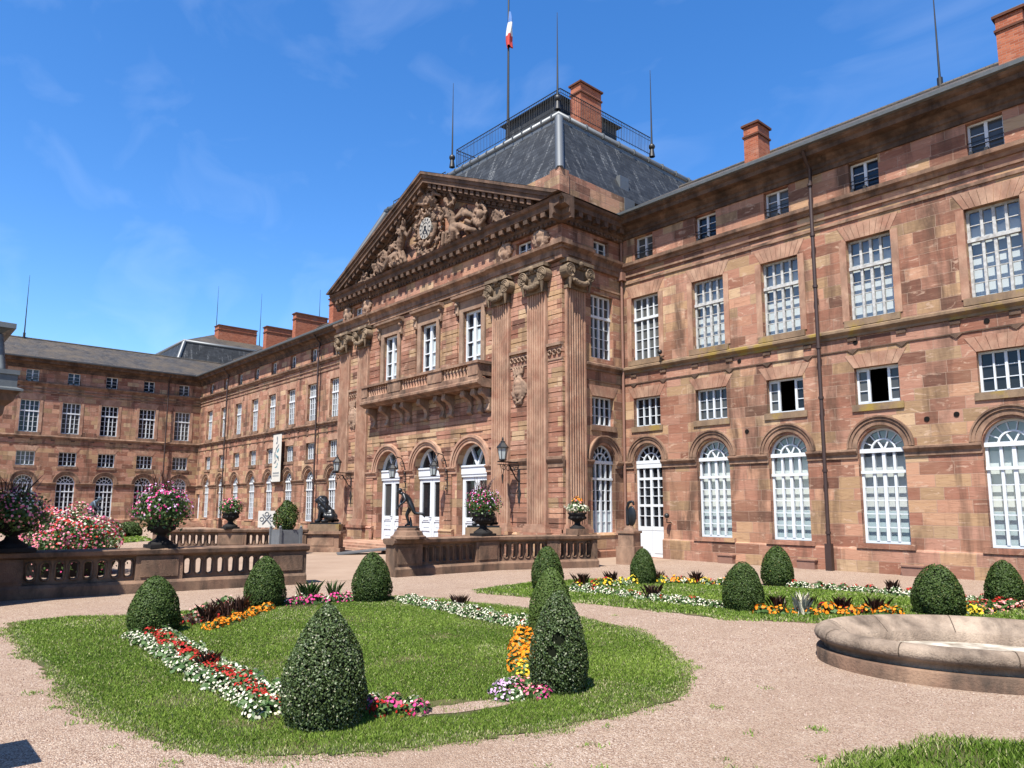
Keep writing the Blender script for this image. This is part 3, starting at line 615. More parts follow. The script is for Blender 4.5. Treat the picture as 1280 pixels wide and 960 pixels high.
# rusticated courses between the pilasters, real grooves
m = MB(pav); H = .392
for a, b in ((-35.94, -35.02), (-33.9, -23.5), (-22.37, -21.26), (-20.14, XS)):
    courses(m, a, b, .98, 11.7, H, .05, [(c, w+(.75 if ar else .9), z0, z1, ar) for c, w, z0, z1, ar in dops])
P('rusticated_facing', m, 'ashlar_rust')
m = MB(side); courses(m, YP-.05, YP+.16, .98, 11.7, H, .05, []); P('rusticated_facing', m, 'ashlar_rust')
def shaft(T, c, w, z0=1.32, z1=10.6, proud=.17, n=7):
    m = MB(T); poly = [(c-w/2, .02), (c-w/2, -proud)]; mrg = .07; fw = (w-2*mrg)/n
    for i in range(n):
        x0 = c-w/2+mrg+fw*i+.022; x1 = x0+fw-.044; r = (x1-x0)/2
        poly += [(x0, -proud)]+[((x0+x1)/2-r*math.cos(t), -proud+r*1.7*math.sin(t)) for t in (PI*.2, PI*.4, PI*.6, PI*.8)]+[(x1, -proud)]
    poly += [(c+w/2, -proud), (c+w/2, .02)]; m.column(poly, z0, z1); 
    for z, dz, pr in ((1.0, .14, .30), (1.14, .10, .24), (1.24, .08, .20)): m.box(c-w/2-(pr-.14), c+w/2+(pr-.14), -pr-.05, .02, z, z+dz-.004)
    o = P('pilaster', m, 'trim_light')
    m = MB(T); w2 = w/2                                    # composite capital: abacus, volutes, garland
    m.box(c-w2-.20, c+w2+.20, -.46, .02, 11.60, 11.74); m.box(c-w2-.05, c+w2+.05, -.34, .02, 11.42, 11.598); m.box(c-w2-.03, c+w2+.03, -.24, .02, 10.6, 10.72)
    for s in (-1, 1):
        x = c+s*(w2+.03); vv = arcp(0, 0, 1, 0, 2*PI, 18)[:-1]
        m.prism([(x+.26*a, 11.28+.28*b) for a, b in vv], -.40, -.05)
        for r_, t_ in ((.235, .042), (.15, .038), (.065, .05)):
            m.tube([(x+r_*a, -.41, 11.28+(r_+.02)*b) for a, b in vv], t_, 6, closed=True)
    m.box(c-w2+.05, c+w2-.05, -.28, .02, 10.72, 11.43)
    g = [(c+(w2-.05)*math.cos(PI+PI*i/10), -.36-.06*math.sin(PI*i/10), 11.10+.30*math.sin(PI+PI*i/10)) for i in range(11)]; m.tube(g, [.06+.07*math.sin(PI*i/10) for i in range(11)], 7)
    for i in range(1, 10): q = g[i]; m.ball((q[0], q[1]-.05, q[2]+.04*((i % 2)*2-1)), .075, 5)
    for s in (-1, 1): m.tube([(c+s*(w2+.02), -.38, 10.98), (c+s*(w2+.0), -.36, 10.55)], [.10, .03], 6)
    for i in range(5): m.ball((c-w2*.6+w2*1.2*i/4, -.33, 11.50), .08, 5)
    m.ball((c, -.42, 11.60), .13, 6)
    P('capital', m, 'capital', o)
for c in PIL: shaft(pav, c, 1.08)
shaft(side, 20.58, 1.1)
# plinth of the pavilion
m = MB(pav)
for a, b in ((XL-.1, -33.1), (-30.62, -29.6), (-27.2, -26.2), (-23.8, XS+.10)): m = MB(pav); m.profile([(.01, .98), (-.14, .96), (-.20, .88), (-.16, .80), (-.16, .30), (-.22, .26), (-.22, -.3)], a, b); P('plinth', m, 'ashlar')
for c in PIL: m = MB(pav); m.box(c-.78, c+.78, -.36, .02, -.3, .86); m.box(c-.84, c+.84, -.42, .02, .86, .995); P('pedestal', m, 'ashlar')
m = MB(side); m.profile([(.01, .98), (-.14, .96), (-.20, .88), (-.16, .80), (-.16, .30), (-.22, .26), (-.22, -.3)], YP-.14, YF); P('plinth', m, 'ashlar'); m = MB(side); m.box(19.86, 21.3, -.36, .02, -.3, .86); m.box(19.84, 21.36, -.42, .02, .86, .995); P('pedestal', m, 'ashlar')
# impost blocks, door arches
m = MB(pav); pts = [-33.9]+[v for c in sorted(DOORS) for v in (c-1.06, c+1.06)]+[-23.5]
for a, b in zip(pts[::2], pts[1::2]): m = MB(pav); m.profile([(.01, 3.46), (-.07, 3.46), (-.07, 3.58), (-.13, 3.66), (-.16, 3.70), (-.16, 3.76), (.01, 3.78)], a, b); P('impost_block', m, 'trim_light')
for a, b in ((-22.37, -21.26), (-20.14, XS+.12), (-35.94, -35.02)): m = MB(pav); m.profile([(.01, 3.52), (-.08, 3.52), (-.08, 3.66), (-.15, 3.76), (-.18, 3.82), (-.18, 3.92), (.01, 3.96)], a, b); P('impost_block', m, 'trim')
for c in DOORS: m = MB(pav); m.ring((c, 3.73), 1.055, 1.20, -.08, .02, n=32); m.ring((c, 3.73), 1.20, 1.30, -.12, .02, n=32); m.ring((c, 3.73), 1.30, 1.42, -.17, .02, n=32); P('door_arch', m, 'trim_light')
for c in DOORS: put_win('entrance', palace, pav, c, .28); put_win('french', palace, pav, c, 8.4)
for c in (-21.66, -35.40): put_win('attic_low', palace, pav, c, 12.5)
for k, z in (('arch_curt', .9), ('mezz', ZM), ('tall', ZT), ('attic_low', 12.5)): put_win(k, palace, side, 22.32, z, PI/2)
m = MB(side)
m.profile([(.01, ZI-.24), (-.05, ZI-.24), (-.05, ZI-.12), (-.11, ZI-.06), (-.15, ZI-.01), (-.15, ZI+.05), (.01, ZI+.08)], 21.15, 21.62); m.profile([(.01, ZI-.24), (-.05, ZI-.24), (-.05, ZI-.12), (-.11, ZI-.06), (-.15, ZI-.01), (-.15, ZI+.05), (.01, ZI+.08)], 23.02, YF)
P('impost_band', m, 'trim'); m = MB(side); m.ring((22.32, ZI+.082), .705, .86, -.05, .02, n=28); m.ring((22.32, ZI+.082), .86, .95, -.09, .02, n=28); m.ring((22.32, ZI+.082), .95, 1.0, -.13, .02, n=28)
P('arch_moulding', m, 'trim'); m = MB(side); m.profile([(.01, 7.52), (-.06, 7.52), (-.06, 7.60), (-.14, 7.66), (-.18, 7.70), (-.18, 7.78), (-.05, 7.84), (.01, 7.84)], 21.18, YF); P('sill_course', m, 'trim'); m = MB(side); m.box(21.2, YF, -.04, .01, 7.08, 7.12); P('fillet', m, 'trim_dark'); m = MB(side)
m.box(21.55, 23.1, -.055, .1, ZM-.22, ZM); P('window_sill', m, 'trim'); m = MB(side); lintel(m, 22.32, 1.35, ZM+1.202, .44, 7); P('flat_arch', m, 'trim_light'); m = MB(side); m.box(21.4, YF, -.05, .01, 11.0, 11.08)
P('fillet', m, 'trim')
# french window surrounds with hoods on consoles
for c in DOORS:
    m = MB(pav)
    for s in (-1, 1): a, b = sorted((c+s*.65, c+s*.92)); m.box(a, b, -.09, .02, 8.0, 11.05); a, b = sorted((c+s*.93, c+s*1.14)); m.box(a, b, -.16, .02, 10.75, 11.38); m.ball((c+s*1.035, -.18, 11.25), .11, 6); m.ball((c+s*1.035, -.14, 10.85), .08, 6)
    m.box(c-.65, c+.65, -.09, .02, 10.85, 11.05); m.box(c-.92, c+.92, -.068, .02, 11.05, 11.38)
    m.profile([(.01, 11.38), (-.12, 11.38), (-.20, 11.46), (-.36, 11.50), (-.38, 11.60), (.01, 11.66)], c-1.25, c+1.25)
    P('window_surround', m, 'carved')
# entablature: architrave, belt and dentilled cornice; it breaks forward over the pilasters
def arch_prof(k): return [(.02, 11.745), (-.17-k, 11.745), (-.17-k, 11.92), (-.22-k, 11.93), (-.22-k, 12.14), (-.30-k, 12.20), (-.42-k, 12.27), (-.44-k, 12.38), (.02, 12.47)]
def corn_prof(k): return [(.02, 13.30), (-.08-k, 13.30), (-.08-k, 13.42), (-.16-k, 13.50), (-.16-k, 13.72), (-.44-k, 13.80), (-.46-k, 13.98), (-.56-k, 14.04), (-.62-k, 14.14), (.02, 14.20)]
m = MB(pav); m.profile(arch_prof(0), -33.75, -23.6); m.profile(arch_prof(.07), XL-.25, -33.75); m.profile(arch_prof(.07), -23.6, XS+.283); P('belt_course', m, 'trim')
m = MB(side); m.profile([(d, z+.004) for d, z in arch_prof(.07)], YP-.265, 21.4); m.profile([(d*.7, z+.004) for d, z in arch_prof(0)], 21.4, YF); P('belt_course', m, 'trim')
m = MB(); 
for za_, zb_, e_ in ((11.75, 12.13, .287), (12.132, 12.26, .385), (12.262, 12.465, .512)): m.box(XS-.1, XS+e_, YP-e_, YP+.1, za_, zb_)
P('belt_corner', m, 'trim')
m = MB(pav); m.profile(corn_prof(0), -33.75, -23.6); m.profile(corn_prof(.08), XL-.5, -33.75); m.profile(corn_prof(.08), -23.6, XS+.7)
u = XL-.1
while u < XS+.2:
    k = 0 if -33.75 < u < -23.6 else .08; m.box(u, u+.24, -.42-k, -.1, 13.58, 13.795); m.box(u+.04, u+.14, -.155-k, 0, 13.31, 13.41); m.box(u+.26, u+.36, -.155-k, 0, 13.31, 13.41); u += .52
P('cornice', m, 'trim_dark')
m = MB(side); m.profile([(d, z+.005) for d, z in corn_prof(.06)], YP-.66, YF); u = YP
while u < YF-.4: m.box(u, u+.24, -.48, -.1, 13.58, 13.795); m.box(u+.04, u+.14, -.22, 0, 13.31, 13.41); m.box(u+.26, u+.36, -.22, 0, 13.31, 13.41); u += .52
P('cornice', m, 'trim_dark')
# pediment
UL, UR, ZE, ZX = -37.75, XS+.65, 14.21, 18.40; UC = (UL+UR)/2; sl_ = (ZX-ZE)/(UR-UC)
def rake(m, off, th, d0, d1):                     # a band parallel to the slopes, `off` below the top line
    for s, e in ((-1, UL), (1, UR)):
        zt, zb = ZX-off, ZX-off-th; m.prism([(UC, zb), (UC, zt), (UC+s*max(0, (zt-ZE)/sl_), ZE), (UC+s*max(0.02, (zb-ZE)/sl_), ZE)], d0, d1)
m = MB(pav); rake(m, 0, .13, -.86, .8); rake(m, .135, .16, -.78, .5); rake(m, .30, .22, -.70, .4); rake(m, .525, .30, -.30, .3); rake(m, .83, .16, -.20, .3); rake(m, 1.0, .10, -.12, .3)
n = 21
for s in (-1, 1):
    for i in range(n):
        u = UC+s*(.45+i*.42); zt = ZX-.53-sl_*abs(u-UC)
        if zt-.2 < ZE+.05: continue
        m.prism([(u-.12, zt+sl_*s*.12), (u+.12, zt-sl_*s*.12), (u+.12, zt-.22-sl_*s*.12), (u-.12, zt-.22+sl_*s*.12)], -.62, -.28)
        m.prism([(u-.05, zt-.34), (u+.05, zt-.34), (u+.05, zt-.46), (u-.05, zt-.46)], -.27, -.2)
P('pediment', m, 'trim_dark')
m = MB(pav); m.add([(UL+1.2, .02, ZE-.05), (UR-1.2, .02, ZE-.05), (UC, .02, ZX-.9)], [(0, 1, 2)]); P('tympanum', m, 'ashlar')
m = MB(pav); m.add([(UL, -.86, ZE+.02), (UC, -.86, ZX+.02), (UC, 6, ZX+.02), (UL, 6, ZE+.02)], [(0, 1, 2, 3)]); m.add([(UR, -.86, ZE+.02), (UC, -.86, ZX+.02), (UC, 6, ZX+.02), (UR, 6, ZE+.02)], [(0, 3, 2, 1)]); P('roof', m, 'lead')

# ---- remeshed sculpture from capsules
def sculpt(name, caps, mats, parent=None, vox=.04, T=None, loc=None):
    m = MB(T)
    for a, b, r0, r1 in caps:
        a, b = Vector(a), Vector(b); n = max(2, int((b-a).length/(.6*max(r0, r1, .02)))+1)
        if (b-a).length < 1e-4: n = 1
        for i in range(n):
            t = i/max(1, n-1); r = r0+(r1-r0)*t; p = a.lerp(b, t); m.ball(tuple(p), r, 8)
    me = bpy.data.meshes.new(name); me.from_pydata(m.v, [], m.f); me.update(); o = bpy.data.objects.new('tmp', me); COL.objects.link(o)
    md = o.modifiers.new('r', 'REMESH'); md.mode = 'VOXEL'; md.voxel_size = vox
    s2 = o.modifiers.new('s', 'SMOOTH'); s2.factor = .5; s2.iterations = 1
    dg = bpy.context.evaluated_depsgraph_get(); nm = bpy.data.meshes.new_from_object(o.evaluated_get(dg)); nm.name = name; bpy.data.objects.remove(o)
    nm.materials.clear(); nm.materials.append(MAT[mats])
    nm.polygons.foreach_set('use_smooth', [True]*len(nm.polygons)); return link(name, nm, parent, loc)
def cap(*p):                                  # polyline of capsules: (x,y,z,r) points
    return [(p[i][:3], p[i+1][:3], p[i][3], p[i+1][3]) for i in range(len(p)-1)]
rr = random.Random(5); tym = []
cx, cz = -28.45, 15.65
for k in range(26): a = 2*PI*k/26; b = 2*PI*(k+1)/26; tym += [((cx+.70*math.cos(a), -.22, cz+.80*math.sin(a)), (cx+.70*math.cos(b), -.22, cz+.80*math.sin(b)), .17, .17)]
for k in range(30): a = 2*PI*k/30; tym += [((cx+1.12*math.cos(a), -.12, cz+1.22*math.sin(a)), (cx+1.2*math.cos(a), -.2, cz+1.3*math.sin(a)), .13+.07*rr.random(), .07)]
for s in (-1, 1):
    X = lambda v: cx+s*v
    tym += cap((X(2.35), -.30, 15.05, .30), (X(2.15), -.36, 15.55, .34), (X(1.95), -.38, 16.0, .30), (X(1.85), -.36, 16.25, .12)) + cap((X(1.82), -.42, 16.42, .20), (X(1.80), -.44, 16.50, .19))      # torso, neck, head
    tym += cap((X(2.15), -.34, 16.0, .15), (X(2.45), -.40, 16.35, .11), (X(2.15), -.42, 16.75, .08)) + cap((X(1.8), -.40, 15.95, .14), (X(1.45), -.42, 15.65, .10), (X(1.2), -.40, 15.9, .08))                     # arms
    tym += cap((X(2.35), -.34, 15.0, .32), (X(2.95), -.46, 14.85, .26), (X(3.55), -.36, 14.55, .17), (X(3.95), -.34, 14.40, .10)) + cap((X(2.3), -.38, 14.95, .30), (X(2.6), -.55, 14.70, .26), (X(2.5), -.5, 14.38, .2))   # draped legs
    for q in range(6): tym += cap((X(2.5+.12*q), -.34, 15.4+.02*q, .10), (X(2.9+.20*q), -.26, 15.75-.14*q, .09), (X(3.15+.22*q), -.18, 15.7-.2*q, .05))                                              # wing feathers
    for q in range(5): tym += cap((X(1.6+.3*q), -.42, 14.35, .12), (X(1.75+.28*q), -.5, 14.75+.1*rr.random(), .10))
    for q in range(26):
        u = 3.3+rr.random()*3.4; zt = 14.3+(ZX-1.25-14.3-sl_*u)*rr.random()*.8; tym += [((X(u), -.18, zt), (X(u+rr.uniform(-.25, .25)), -.3, zt+rr.uniform(-.1, .3)), .12+.12*rr.random(), .10)]
    for k in range(10): a = 2*PI*k/10; b = 2*PI*(k+1)/10; u0_ = 4.3 if s > 0 else 3.9; tym += [((X(u0_)+.42*math.cos(a), -.36, 15.0+.46*math.sin(a)), (X(u0_)+.42*math.cos(b), -.36, 15.0+.46*math.sin(b)), .10, .10)]
    tym += [((X(4.3 if s > 0 else 3.9), -.25, 15.0), (X(4.3 if s > 0 else 3.9), -.28, 15.05), .34, .34)]
for k in range(14): tym += [((cx+rr.uniform(-.9, .9), -.25, 17.0+rr.uniform(-.2, .35)), (cx+rr.uniform(-.6, .6), -.3, 17.1+rr.uniform(-.1, .3)), .14, .08)]
for s in (-1, 1): tym += cap((cx+s*.2, -.3, 16.95, .14), (cx+s*.8, -.38, 17.2, .10), (cx+s*1.2, -.32, 16.95, .06))
for q in range(420):
    a, b, r0, r1 = tym[rr.randrange(len(tym))]; t = rr.random(); p = [a[k]+(b[k]-a[k])*t for k in range(3)]; r = r0+(r1-r0)*t; th = rr.uniform(0, 6.28); L2 = rr.uniform(.08, .22); e = (p[0]+r*.8*math.cos(th), p[1]-r*.75, p[2]+r*.8*math.sin(th)); tym.append((e, (e[0]+L2*math.cos(th+1.2), e[1]+.02, e[2]+L2*math.sin(th+1.2)), .05, .028))
tym = [(a, b, r0*(.70 if r0 > .12 else 1), r1*(.70 if r1 > .12 else 1)) for a, b, r0, r1 in tym]
rel = sculpt('relief_sculpture', tym, 'relief', palace, .036, pav)
m = MB(pav); vv = arcp(0, 0, 1, 0, 2*PI, 32)[:-1]
KD = .82
m.prism([(cx+.60*KD*a, cz+.66*KD*b) for a, b in vv], -.36, -.2); m.cur = 1
m.tube([(cx+.26*a, -.362, cz+.28*b) for a, b in vv], .02, 4, closed=True)
for k in range(12):
    a = PI/6*k; d = (math.sin(a), math.cos(a)); e = (d[1]*.035, -d[0]*.035); m.prism([(cx+d[0]*.34+e[0], cz+d[1]*.37+e[1]), (cx+d[0]*.44+e[0], cz+d[1]*.49+e[1]), (cx+d[0]*.44-e[0], cz+d[1]*.49-e[1]), (cx+d[0]*.34-e[0], cz+d[1]*.37-e[1])], -.375, -.355)
for a, L_ in ((R(150), .41), (R(215), .30)):
    d = (math.sin(a), math.cos(a)); e = (d[1]*.04, -d[0]*.04); m.prism([(cx-d[0]*.12+e[0], cz-d[1]*.12+e[1]), (cx+d[0]*L_+e[0], cz+d[1]*L_+e[1]), (cx+d[0]*L_-e[0], cz+d[1]*L_-e[1]), (cx-d[0]*.12-e[0], cz-d[1]*.12-e[1])], -.385, -.36)
P('clock', m, ['dial', 'iron'], None, 'round clock with white dial in the carved pediment')
# carved panels beside the attic windows and the two coats of arms between the pilasters
def ornament(T, c, z, w, h, seed, crown=False):
    r_ = random.Random(seed); cs = []
    for k in range(16): a = 2*PI*k/16; b = 2*PI*(k+1)/16; cs += [((c+w*.30*math.cos(a), -.10, z+h*.30*math.sin(a)), (c+w*.30*math.cos(b), -.10, z+h*.30*math.sin(b)), .07, .07)]
    cs += [((c, -.04, z-h*.12), (c, -.04, z+h*.12), w*.24, w*.24)]
    for k in range(22): a = r_.random()*2*PI; q = .36+.14*r_.random(); cs += [((c+w*q*math.cos(a), -.05, z+h*q*math.sin(a)), (c+w*(q-.08)*math.cos(a+.4), -.12, z+h*(q-.06)*math.sin(a+.4)), .075, .05)]
    if crown:
        for k in range(5): cs += [((c+(k-2)*.12, -.1, z+h*.46), (c+(k-2)*.15, -.14, z+h*.62), .06, .05)]
    sculpt('carved_panel', cs, 'carved', palace, .03, T)
ornament(pav, -22.75, 12.98, .95, .95, 1); ornament(pav, -20.52, 12.98, .95, .95, 2); ornament(pav, -34.35, 12.98, .95, .95, 3); ornament(pav, -36.5, 12.98, .9, .95, 4)
ornament(pav, -21.82, 6.85, .95, 1.35, 5, True); ornament(pav, -35.48, 6.85, .95, 1.35, 6, True)
for a, b in ((-22.37, -21.26), (-20.14, XS+.06), (-35.94, -35.02)):
    m = MB(pav); m.box(a, b, -.16, .02, 8.30, 8.42); m.box(a, b, -.08, .02, 7.74, 7.80); k = int((b-a)/.22)
    for i in range(k): u = a+(b-a)*(i+.5)/k; m.tube([(u+.085*p, -.09, 8.05+.10*q) for p, q in arcp(0, 0, 1, 0, 2*PI, 10)[:-1]], .032, 5, closed=True)
    P('scroll_band', m, 'carved')

# ---- balcony
BL, BR, BD = -33.35, -23.52, -.95
m = MB(pav)
m.profile([(.02, 7.08), (BD+.28, 7.08), (BD+.22, 7.14), (BD+.10, 7.18), (BD+.02, 7.24), (BD+.02, 7.34), (BD+.12, 7.40), (BD+.12, 7.46), (.02, 7.46)], BL, BR)
bal_o = P('balcony', m, 'trim')
m = MB(pav); m.box(BL+.06, BR-.06, BD+.12, BD+.36, 7.462, 7.60); m.box(BL+.0, BR, BD+.04, BD+.42, 8.10, 8.22); m.box(BL, BL+.36, BD+.42, -.06, 8.10, 8.22); m.box(BR-.36, BR, BD+.42, -.06, 8.10, 8.22)
piers = ((BL+.08, BL+.62), (-30.75, -29.6), (-27.3, -26.2), (BR-.75, BR-.08))
for a, b in piers: m.box(a, b, BD+.09, BD+.38, 7.602, 8.098)
m.box(BL+.08, BL+.32, BD+.39, -.05, 7.602, 8.098); m.box(BR-.32, BR-.08, BD+.39, -.05, 7.602, 8.098)
P('parapet', m, 'trim', bal_o)
bm = MB(); bm.lathe([(.075, 0), (.075, .05), (.04, .07), (.085, .20), (.07, .30), (.035, .40), (.06, .44), (.075, .495)], (0, 0, 0), 8); bme = None
for (a0, b0), (a1, b1) in zip(piers, piers[1:]):
    k = int((a1-b0)/.215)
    for i in range(k):
        p = pav(b0+(a1-b0)*(i+.5)/k, BD+.235, 7.602)
        if bme is None: q = bm.build('baluster', 'trim_light', bal_o, p); bme = q.data
        else: link('baluster', bme, bal_o, p)
cm = MB(); cm.T = lambda a, b, z: (b, a, z)       # console: S-scroll profile in (d,z) extruded along u
prof = [(0, 0), (0, -.98), (-.08, -1.05), (-.17, -.98), (-.18, -.84), (-.14, -.66), (-.22, -.48), (-.38, -.36), (-.54, -.30), (-.60, -.18), (-.58, 0)]
cm.prism(prof, -.12, .12)
for d_, z_, r_ in ((-.48, -.19, .13), (-.12, -.92, .10)): cm.T = lambda u, d, z: (u, d, z); cm.tube([(-.145, d_, z_), (.145, d_, z_)], r_, 12, False)
cme = None
for u in (BL+.25, -31.82, -30.5, -29.85, -28.4, -27.05, -26.4, -25.0, BR-.75, BR-.22):
    p = pav(u, 0, 7.075)
    if cme is None: q = cm.build('console', 'carved', bal_o, p); cme = q.data
    else: link('console', cme, bal_o, p)

# ---- mansard over the pavilion
m = MB(); x0, x1, y0, y1 = XL+.1, XS-.12, YP+.03, 37
m.box(x1-.3, x1, y0, 24.05, 14.1, 15.62); m.box(x0, x1-.3, y0, y0+.3, 14.1, 15.62); m.box(x0, x0+.3, y0+.3, y1, 14.1, 15.62); m.box(x1-.5, x1+.06, y0-.06, y0+.5, 14.1, 15.7); P('parapet_wall', m, 'ashlar')
m = MB(); m.box(x1-.32, x1+.03, 24.055, 24.75, 14.6, 15.66); P('flashing', m, 'zinc')
m = MB(); mans(m, x0+.02, x1-.02, y0+.02, y1, 15.62, 19.15, 1.62); P('mansard_roof', m, 'slate')
i2 = 1.62; a0, a1, b0, b1 = x0+i2, x1-i2, y0+i2, y1-i2
m = MB(); m.tube([(a0, b0, 19.30), (a1, b0, 19.30), (a1, b1, 19.30), (a0, b1, 19.30)], .17, 8, closed=True)
m.box(a0-.05, a1+.05, b0-.05, b0+.2, 19.0, 19.16); m.box(a1-.2, a1+.05, b0+.2, b1, 19.0, 19.16)
m.tube([(x1-.02, y0+.04, 15.66), (a1+.02, b0, 19.15)], .19, 6); m.tube([(x0+.04, y0+.04, 15.66), (a0-.02, b0, 19.15)], .19, 6)
for k in range(22): u = a0+(a1-a0)*(k+.5)/22; m.tube([(u-.02, b0-.01, 19.30), (u+.02, b0-.01, 19.30)], .182, 8, False)
for k in range(12): v = b0+(b1-b0)*(k+.5)/12; m.tube([(a1+.01, v-.03, 19.30), (a1+.01, v+.03, 19.30)], .182, 8, False)
P('roof_edge', m, 'zinc')
m = MB(); mans(m, a0, a1, b0, b1, 19.42, 20.25, 1.0); m.add([(a0+1, b0+1, 20.25), (a1-1, b0+1, 20.25), (a1-1, b1-1, 20.25), (a0+1, b1-1, 20.25)], [(0, 1, 2, 3)]); P('roof', m, 'lead')
m = MB(); rx0, rx1, ry0, ry1 = -29.6, -21.75, 22.3, 29.0
def railing(m, path, z, h, step=.155):
    for (xa, ya), (xb, yb) in zip(path, path[1:]):
        L_ = math.hypot(xb-xa, yb-ya); n = max(1, int(L_/step))
        for zz, r_ in ((z+.08, .018), (z+h-.18, .014), (z+h, .026)): m.tube([(xa, ya, zz), (xb, yb, zz)], r_, 5)
        for i in range(n+1): t = i/n; m.tube([(xa+(xb-xa)*t, ya+(yb-ya)*t, z), (xa+(xb-xa)*t, ya+(yb-ya)*t, z+h)], .020 if i % 12 == 0 else .013, 4)
railing(m, [(rx0, ry1), (rx0, ry0), (rx1, ry0), (rx1, ry1)], 20.15, 1.0, .12); P('railing', m, 'iron')
m = MB(); railing(m, [(a0+.3, b0+.3), (rx0-.4, b0+.3)], 19.45, .45, .25); P('railing', m, 'iron')
chimney(-22.65, -22.0, 23.95, 25.45, 19.8, 22.4)
for x, y in ((rx1-.02, ry0-.15), (rx0+.02, ry0-.3), (rx1+.1, ry1)): rod(x, y, 20.05, 24.9, .06)
m = MB(); mans(m, -27.6, -23.6, 24.0, 28.6, 20.2, 22.3, .05); mans(m, -27.8, -23.4, 23.8, 28.8, 22.3, 22.8, 1.4); m.ball((-25.2, 25.6, 23.3), .16, 8); m.tube([(-25.2, 25.6, 22.7), (-25.2, 25.6, 23.2)], .05, 6); P('roof_lantern', m, 'slate')
m = MB(); p0 = Vector((x1-.35, 24.5, 16.35)); m.box(x1-.52, x1-.30, 24.15, 24.75, 16.15, 16.85); P('skylight', m, 'zinc')
m = MB(); m.tube([(XS+.12, YF-.12, 13.3), (XS+.12, YF-.12, .05)], .06, 8); m.box(XS+.0, XS+.3, YF-.3, YF-.02, 11.6, 11.95); P('downpipe', m, 'pinkpipe')
# entrance steps
m = MB()
for i, (w_, y_, z_) in enumerate(((6.3, 3.05, .10), (5.9, 2.65, .19), (5.5, 2.25, .278))): m.box(-28.4-w_, -28.4+w_, YP-y_, YP-.0, -.2, z_)
tag(m.build('steps', 'trim_light'), kind='structure')
# ------------------------------------------------------------------ flagpole with a limp tricolour
fp = thing('flagpole', 'tall dark flagpole on the pavilion roof with a limp blue, white and red flag', 'flagpole', (-25.55, 22.45, 19.6))
m = MB(); m.tube([(0, 0, 0), (0, 0, 3.5), (0, 0, 8.6)], [.075, .06, .04], 8); m.ball((0, 0, 8.65), .09, 6); m.build('pole', 'iron', fp)
m = MB(); MAT['flag_blue'] = simple('flag_blue', (.10, .22, .52), .8, .2, var=.1); MAT['flag_white'] = simple('flag_white', (.78, .77, .75), .8, .2, var=.1); MAT['flag_red'] = simple('flag_red', (.60, .07, .06), .8, .2, var=.1)
nz, na = 24, 14; vs = []
for i in range(nz+1):
    t = i/nz; z = 7.5-1.95*t; w = .05+.17*min(1, t*1.6)*(1-.25*t)
    for k in range(na):
        a = 2*PI*k/na; r = w*(1+.35*math.sin(3*a+5*t)); vs.append((.10+r*.75*math.cos(a)+.05*math.sin(6*t), r*math.sin(a)*.8, z-.05*math.sin(2*a)*t))
for i in range(nz):
    m.cur = 0 if i < 8 else (1 if i < 16 else 2)
    m.add([vs[i*na+k] for k in range(na)]+[vs[(i+1)*na+k] for k in range(na)], [(k, (k+1) % na, (k+1) % na+na, k+na) for k in range(na)], True)
m.build('flag', ['flag_blue', 'flag_white', 'flag_red'], fp)

